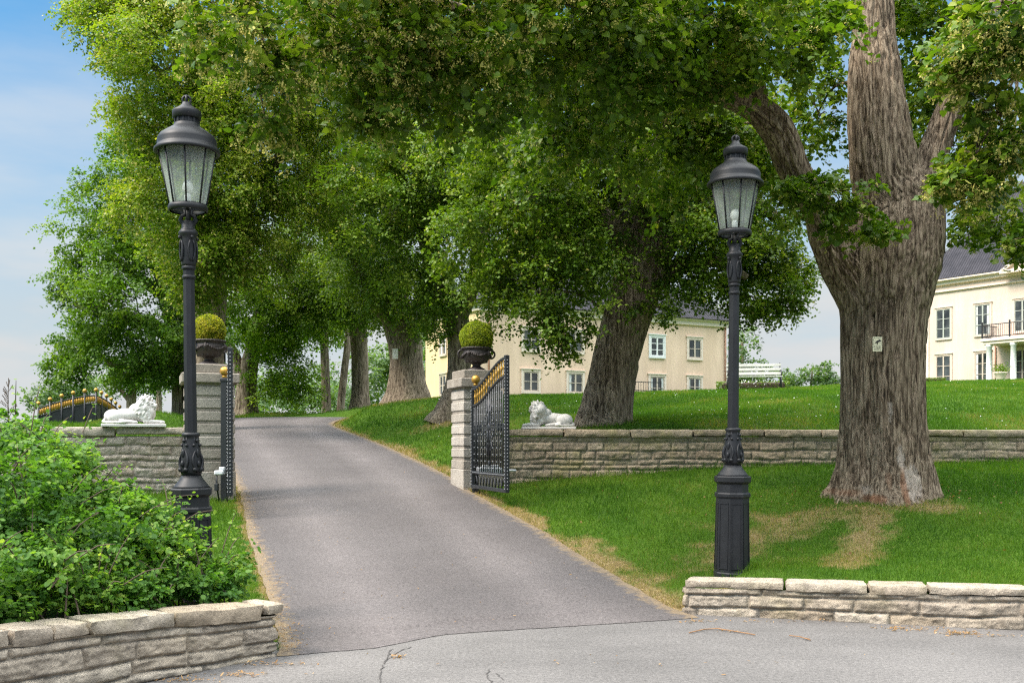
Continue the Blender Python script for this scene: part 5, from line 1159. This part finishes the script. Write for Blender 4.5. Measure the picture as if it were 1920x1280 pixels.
# 11-13. small trees on the open slope
tree("small_tree", "small round tree with low forking trunk on the open slope behind the lion", W(246, 778, 55), [path([(790, 246, 10, 55), (760, 246, 9, 55), (735, 247, 8, 55), (690, 250, 5, 55)]), path([(757, 246, 5, 55), (738, 232, 4, 55), (720, 215, 3, 55)])], [(245, 695, 55, 55, 36, 2), (210, 715, 55, 36, 22, 1.2, .8), (275, 720, 55, 30, 24, 1.2, .8)], MT["leaf_oak"], MT["bark_far"], .15, .6, .85, RHOMB, 67, 0, seg=12, step=.4, groove=.01, group="small trees on the open slope")
tree("small_tree", "small tree with thin dark upright forked stem between lion and lamp post", W(298, 778, 52), [path([(795, 298, 6, 52), (740, 298, 5, 52), (720, 297, 4, 52), (690, 293, 3, 52)]), path([(735, 298, 3.5, 52), (712, 303, 3, 52), (690, 306, 2.5, 52)])], [(300, 690, 52, 34, 26, 1.6), (325, 712, 52, 22, 16, 1, .7)], MT["leaf_oak"], MT["bark_far"], .15, .6, .85, RHOMB, 71, 0, seg=10, step=.4, groove=.01, group="small trees on the open slope")
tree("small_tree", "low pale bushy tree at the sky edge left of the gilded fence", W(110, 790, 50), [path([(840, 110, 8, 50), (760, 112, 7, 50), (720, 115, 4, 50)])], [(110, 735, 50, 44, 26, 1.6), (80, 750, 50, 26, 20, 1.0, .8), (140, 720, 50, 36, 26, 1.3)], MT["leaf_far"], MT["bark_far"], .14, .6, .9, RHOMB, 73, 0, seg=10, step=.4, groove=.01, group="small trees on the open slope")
# 14-16. beyond the bench
def zg(px, Y): return gz(PX(px, Y), Y)
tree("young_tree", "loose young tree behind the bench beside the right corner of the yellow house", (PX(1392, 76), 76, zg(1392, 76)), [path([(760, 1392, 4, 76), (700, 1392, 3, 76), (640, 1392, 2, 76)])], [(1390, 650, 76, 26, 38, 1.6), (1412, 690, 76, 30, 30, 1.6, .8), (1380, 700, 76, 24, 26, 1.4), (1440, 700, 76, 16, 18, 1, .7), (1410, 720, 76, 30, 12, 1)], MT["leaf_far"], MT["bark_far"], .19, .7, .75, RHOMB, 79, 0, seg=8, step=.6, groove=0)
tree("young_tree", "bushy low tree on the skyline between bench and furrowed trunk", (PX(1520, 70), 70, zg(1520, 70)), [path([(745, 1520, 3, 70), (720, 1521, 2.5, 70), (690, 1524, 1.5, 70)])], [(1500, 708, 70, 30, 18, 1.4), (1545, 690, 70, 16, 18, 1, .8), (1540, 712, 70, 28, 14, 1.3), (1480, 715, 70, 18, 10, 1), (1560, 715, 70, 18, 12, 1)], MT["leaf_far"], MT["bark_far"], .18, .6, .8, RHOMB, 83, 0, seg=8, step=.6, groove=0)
# far wood that closes the view down the drive
rng = np.random.RandomState(91); LB = [(px, py, Y, rx, ry, rd, .8) for px, py, Y, rx, ry, rd in ((480, 740, 100, 60, 36, 5), (560, 735, 105, 70, 44, 5), (640, 745, 100, 50, 34, 5), (700, 720, 110, 60, 60, 6), (790, 710, 105, 50, 60, 5), (740, 690, 115, 60, 60, 6), (420, 735, 100, 40, 36, 5), (600, 715, 120, 40, 36, 4), (780, 640, 112, 30, 40, 4))]
(ps, ns, ds, ts, sz), _ = crown_points(lobes_world(LB), 1.3, .34, .95, rng)
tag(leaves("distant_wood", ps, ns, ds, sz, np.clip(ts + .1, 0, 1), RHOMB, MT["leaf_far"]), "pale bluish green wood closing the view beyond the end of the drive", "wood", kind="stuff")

# ------------------------------------------------------------------ shrubs behind the left roadside wall
def shrub(label, lobes, seed, base, leaf, stems, spikes):
    t = thing("leafy_shrub", label, "shrub", base, 0, "leafy shrubs behind the roadside wall"); rng = np.random.RandomState(seed); LB = lobes_world(lobes)
    (ps, ns, ds, ts, sz), CC = crown_points(LB, .17, leaf, .95, rng, .15); parts = []; EX = []
    for k in range(spikes):        # arching shoots that stick out of the mass
        c, rad, _ = LB[rng.randint(len(LB))]; d = unit(rng.normal(size=3) * (1, 1, .5) + np.array([0, -.2, .8])); s = c + d * rad * .8; L = rng.uniform(.15, .36); e = s + d * L + np.array([0, 0, .02]); parts.append(limb_mesh([s, (s + e) / 2 + (0, 0, .03), e], [.005, .004, .002], 5, .08, 0, seed)); 
        n = int(L / .022); f = np.linspace(.1, 1, n); q = s[None] + (e - s)[None] * f[:, None] + rng.normal(size=(n, 3)) * .015; EX.append(q)
    ps2 = np.concatenate(EX); n2 = len(ps2); ps = np.concatenate([ps, ps2]); ns = np.concatenate([ns, unit(rng.normal(size=(n2, 3)) * .5 + (0, -.2, .7))]); ds = np.concatenate([ds, unit(rng.normal(size=(n2, 3)))]); ts = np.concatenate([ts, rng.normal(.75, .15, n2)]); sz = np.concatenate([sz, leaf * rng.uniform(.5, 1, n2)])
    ok = ps[:, 2] > ground_z(ps[:, 0], ps[:, 1]) + .01; ok &= ps[:, 1] > front_y(ps[:, 0]) + .10 + .0 * ps[:, 2]
    hz = fbm(ps[:, 0] * 2.1 + seed, ps[:, 1] * 2.1, ps[:, 2] * 2.1, 3); ts = ts + .9 * (hz - .5)
    leaves("foliage", ps[ok], ns[ok], ds[ok], sz[ok], np.clip(ts[ok], 0, 1), OVAL, MT["bush"], t, base)
    for k in range(stems):
        c, cc = CC[rng.randint(len(CC))]; q = cc[rng.randint(len(cc))]; g = np.array([min(c[0] + rng.normal() * .35, drive_l(c[1]) - .35), max(c[1] + rng.normal() * .2, front_y(c[0]) + .35), 0]); g[2] = gz(g[0], g[1]) - .03
        if min(g[1], q[1]) < max(front_y(g[0]), front_y(q[0])) + .22: continue
        parts.append(limb_mesh([g, g + (q - g) * .5 + np.array([0, 0, .12]), q], [.007, .006, .003], 5, .12, 0, seed + k))
    V, Fc = join(parts); link("stems", np_mesh("stems", V - np.array(base), Fc, {}, True), MT["twig"], t); return t
shrub("tall leafy shrub at the picture edge hiding the foot of the gilded fence", [(40, 870, 7.6, 110, 80, .5), (-40, 960, 7.0, 120, 120, .5), (130, 850, 8.0, 60, 55, .4), (60, 970, 7.0, 120, 90, .5), (60, 1060, 6.5, 110, 70, .35), (40, 1120, 6.4, 90, 40, .25), (170, 1105, 6.75, 80, 36, .22), (-60, 1080, 6.2, 100, 90, .35), (-150, 900, 7, 130, 150, .6), (165, 922, 7.9, 58, 52, .4), (30, 800, 8.2, 60, 30, .35, .8)], 101, (-3.9, 7.2, .42), .044, 40, 90)
shrub("lower leafy shrub wrapping the foot of the near lamp post", [(210, 980, 7.6, 90, 70, .42), (150, 1070, 6.9, 90, 50, .3), (280, 1010, 7.8, 70, 55, .4), (250, 1060, 7.4, 80, 45, .3), (340, 1040, 7.9, 60, 50, .35), (400, 1070, 8.0, 50, 40, .28), (330, 1090, 7.6, 70, 26, .25), (260, 1110, 7.1, 80, 26, .2), (390, 1100, 7.7, 50, 22, .2), (440, 1075, 8.0, 30, 32, .2), (320, 985, 8.0, 40, 34, .3, .8), (250, 955, 8.0, 50, 36, .35, .8)], 103, (-2.9, 7.7, .32), .043, 36, 40)
# tall weed at the picture's edge
t = thing("tall_weed", "tall thin seeding weed standing against the sky at the picture edge", "weed", W(16, 800, 8.2)); b = np.array(W(16, 800, 8.2)); m = MB(); rng = np.random.RandomState(6)
m.tube([(0, 0, -.5), (.0, 0, -.05), (-.005, 0, .2), (0, 0, .38)], [.006, .005, .004, .0015], 6)
for k in range(20):
    z = .08 + .28 * k / 20; a = rng.rand() * 6.3; L = .07 * (1 - .7 * k / 20); m.tube([(0, 0, z), (L * math.cos(a) * .6, L * math.sin(a) * .6, z + .03), (L * math.cos(a), L * math.sin(a), z + .055)], .0018, 5)
    for q in range(4): f = .4 + .6 * q / 3; m.ball((L * math.cos(a) * f, L * math.sin(a) * f, z + .05 * f), (.004, .004, .006), 5, 4)
m.build("seed_stem", MT["twig"], t)
leaves("leaf_blades", np.zeros((7, 3)) + np.array([0, 0, 1]) * np.array([-.03, .0, .01, .03, -.1, -.15, -.2])[:, None], rng.normal(size=(7, 3)) * .3 + np.array([0, -.3, 1]), np.array([(1, .1, .4), (-1, .2, .5), (.5, -.8, .3), (-.6, .5, .5), (1, 0, .2), (-1, 0, .3), (.3, -1, .2)]), np.full(7, .12), np.full(7, .3), BRACT, MT["bush"], t)

# ------------------------------------------------------------------ grass
def blades(n, ymin, ymax, seed, pw):
    rng = np.random.RandomState(seed); u = rng.rand(n)
    if pw == 1: Y = ymin * (ymax / ymin) ** u            # density falls as 1/Y^2 inside the view wedge
    else: Y = ymin + (ymax - ymin) * u
    X = (rng.rand(n) * 1.56 - .78) * Y; return X, Y, rng
X, Y, rng = blades(1020000, 7.0, 62, 3, 1)
out = np.maximum(drive_l(Y) - X, X - drive_r(Y)) + .02 * (vnoise(X * 9, Y * 9) - .3); ok = (out > -.015) | (Y > 37.3); ok &= (Y > front_y(X) + .22); bw = Y - back_y(X)
inwall = (bw > -.03) & (bw < .47) & ((X > -.35) | (X < -5.05)); ok &= ~inwall
ok &= np.hypot(X - P(1655, 900, Yt).x, Y - Yt) > .78
for C_, w in ((LP, .40), (RP, .38)): ok &= np.maximum(abs((X - C_.x) * ex.x + (Y - C_.y) * ex.y), abs((X - C_.x) * ey.x + (Y - C_.y) * ey.y)) > w
for lx, ly in ((lamp1.location.x, 8.65), (lamp2.location.x, 9.95)): ok &= np.hypot(X - lx, Y - ly) > .17
X, Y = X[ok], Y[ok]; dry = dryness(X, Y); keep = rng.rand(len(X)) > .22 * sstep(.45, 1, dry); X, Y, dry = X[keep], Y[keep], dry[keep]; n = len(X)
Z = ground_z(X, Y) - .005; sc = np.clip(Y / 11, .7, 4.5); tall = .6 + .8 * fbm(X * .9, Y * .9, o=3)
# longer grass at the foot of walls, trunk and lamp
edge = np.exp(-np.abs(Y - back_y(X)) / .12) * (Y < back_y(X)) + np.exp(-np.abs(np.hypot(X - lamp2.location.x, Y - 9.95) - .17) / .06); H = (.062 * tall * (1 + .8 * edge) * (1 - .25 * dry)) * rng.uniform(.6, 1.3, n) * np.clip(sc, .9, 1.6)
d = rng.normal(size=(n, 3)); d[:, 2] = np.abs(d[:, 2]) + 1.3; d = unit(d); nr_ = rng.normal(size=(n, 3)); nr_[:, 2] *= .3; nr_[:, 1] -= .3
pt = fbm(X * .7 + 3, Y * .7, o=4); pt2 = fbm(X * 4 + 3, Y * 4, o=3); tint = np.clip(.38 + .95 * (pt - .5) + .30 * (pt2 - .5) + .14 * rng.normal(size=n) + (.55 + .1 * rng.normal(size=n)) * (rng.rand(n) < sstep(.12, .85, dry)), 0, 1)
lush = (Y < 18.5) & (X > .5); tint = np.clip(tint - .06 * lush, 0, 1)
tag(leaves("grass", np.stack([X, Y, Z], -1), nr_, d, H, tint, BLADE, MT["grass"], None, (0, 0, 0), .0046 * sc * rng.uniform(.7, 1.3, n)), "short green grass of the lawns, yellowed along the drive edge", "grass", kind="stuff")
# daisies and clover heads in the upper lawn
n = 420; Y = 19 * (55 / 19) ** rng.rand(n); X = (rng.rand(n) * .62 - .08) * Y; ok = (fbm(X * .5, Y * .5) > .47) & (Y > back_y(X) + .6) & (X > drive_r(np.minimum(Y, 36)) + 1); X, Y = X[ok], Y[ok]; n = len(X)
tag(leaves("daisies", np.stack([X, Y, ground_z(X, Y) + .05], -1), rng.normal(size=(n, 3)) * .4 + (0, -.5, 1), rng.normal(size=(n, 3)), rng.uniform(.022, .042, n) * np.clip(Y / 30, .7, 1.5), np.ones(n), OVAL, MT["white_paint"]), "scattered white clover and daisy heads in the upper lawn", "flowers", kind="stuff")
# ------------------------------------------------------------------ dry litter on the asphalt
def litter(name, label, spots, sc=1.0, seed=5):
    rng = np.random.RandomState(seed); A = []
    for px, py, sx, sy, n in spots:
        gx_, gy_ = gp(px, py); q = np.stack([gx_ + rng.normal(size=n) * sx, gy_ + rng.normal(size=n) * sy], -1); A.append(q)
    A = np.concatenate(A); n = len(A); A = A[A[:, 1] < front_y(A[:, 0]) - .01]; n = len(A)
    z = .006 + rng.rand(n) * .012
    return tag(leaves(name, np.stack([A[:, 0], A[:, 1], z], -1), rng.normal(size=(n, 3)) * .35 + (0, 0, 1), rng.normal(size=(n, 3)) * (1, 1, .1), rng.uniform(.012, .045, n) * sc, np.clip(rng.normal(.5, .25, n), 0, 1), BRACT, MT["dry"]), label, "leaf litter", kind="stuff")
litter("leaf_litter", "orange brown leaf litter swept against the foot of the low walls", [(1690, 1178, .16, .025, 70), (1800, 1188, .10, .03, 130), (1740, 1182, .25, .02, 60), (1480, 1165, .5, .015, 50), (1850, 1192, .2, .02, 40), (560, 1222, .12, .05, 60), (500, 1245, .15, .03, 70), (440, 1265, .15, .03, 60), (340, 1276, .12, .02, 60), (745, 1232, .03, .02, 30), (530, 1190, .03, .15, 60), (1310, 1165, .1, .03, 30), (1370, 1185, .1, .03, 12), (1100, 1240, 1.2, .2, 25)])
rng = np.random.RandomState(12); A = []
for k in range(2400):             # crumbs along both edges of the drive and a few strays
    y = 7.6 + 27 * rng.rand() ** 1.6; s = rng.rand()
    x = drive_l(y) + abs(rng.normal()) * .10 + .01 if s < .55 else (drive_r(y) - abs(rng.normal()) * .06 - .01 if s < .85 else drive_l(y) + (drive_r(y) - drive_l(y)) * rng.rand())
    if y > front_y(x) + .02: A.append((x, y))
A = np.array(A); n = len(A); Z = drive_z(A[:, 0], A[:, 1]) + .045
tag(leaves("fallen_leaves", np.column_stack([A, Z]), rng.normal(size=(n, 3)) * .35 + (0, 0, 1), rng.normal(size=(n, 3)) * (1, 1, .1), rng.uniform(.012, .035, n), np.clip(rng.normal(.5, .25, n), 0, 1), BRACT, MT["dry"]), "small tan leaves and needles strewn along the drive edges", "fallen leaves", kind="stuff")
n = 420; a = rng.rand(n) * 6.28; rr = np.where(rng.rand(n) < .6, .8 + 1.3 * rng.rand(n) ** 1.5, 2 + 5 * rng.rand(n)); lx_, ly_ = P(1655, 900, Yt).x + rr * np.cos(a) * 1.3 - .3, Yt - .1 + rr * np.sin(a) * .8
ok = (ly_ > front_y(lx_) + .3) & (ly_ < back_y(lx_) - .1) & (lx_ > drive_r(ly_) + .2) & (np.hypot(lx_ - P(1655, 900, Yt).x, ly_ - Yt) > .75); lx_, ly_ = lx_[ok], ly_[ok]; n = len(lx_)
tag(leaves("lawn_litter", np.stack([lx_, ly_, ground_z(lx_, ly_) + rng.uniform(.005, .05, n)], -1), rng.normal(size=(n, 3)) * .5 + (0, 0, 1), rng.normal(size=(n, 3)), rng.uniform(.018, .045, n), np.clip(rng.normal(.3, .25, n), 0, 1), OVAL, MT["dry"]), "brown fallen leaves in the grass around the furrowed trunk", "fallen leaves", kind="stuff")
def stick(label, pts, r):
    g = [gp(*p) for p in pts]; o = (g[0][0], g[0][1], .012); m = MB(); 
    m.tube([(x - o[0], y - o[1], .002 * (k % 2)) for k, (x, y) in enumerate(g)], r, 6); q = g[len(g) // 2]; m.tube([(q[0] - o[0], q[1] - o[1], 0), (q[0] - o[0] + .05, q[1] - o[1] - .10, .004)], r * .7, 5)
    ob = m.build("fallen_twig", MT["dry_twig"]); ob.location = o; return tag(ob, label, "twig")
MT["dry_twig"] = M_simple("dry_twig", (.24, .13, .06), .9, 0, 8, .3)
stick("long dry forked twig lying on the pale street asphalt near the wall end", [(1292, 1188), (1320, 1182), (1345, 1180), (1380, 1186), (1416, 1192)], .005)
stick("short thin dry twig lying on the street asphalt, farther from the wall", [(1480, 1193), (1500, 1196), (1520, 1202)], .004)
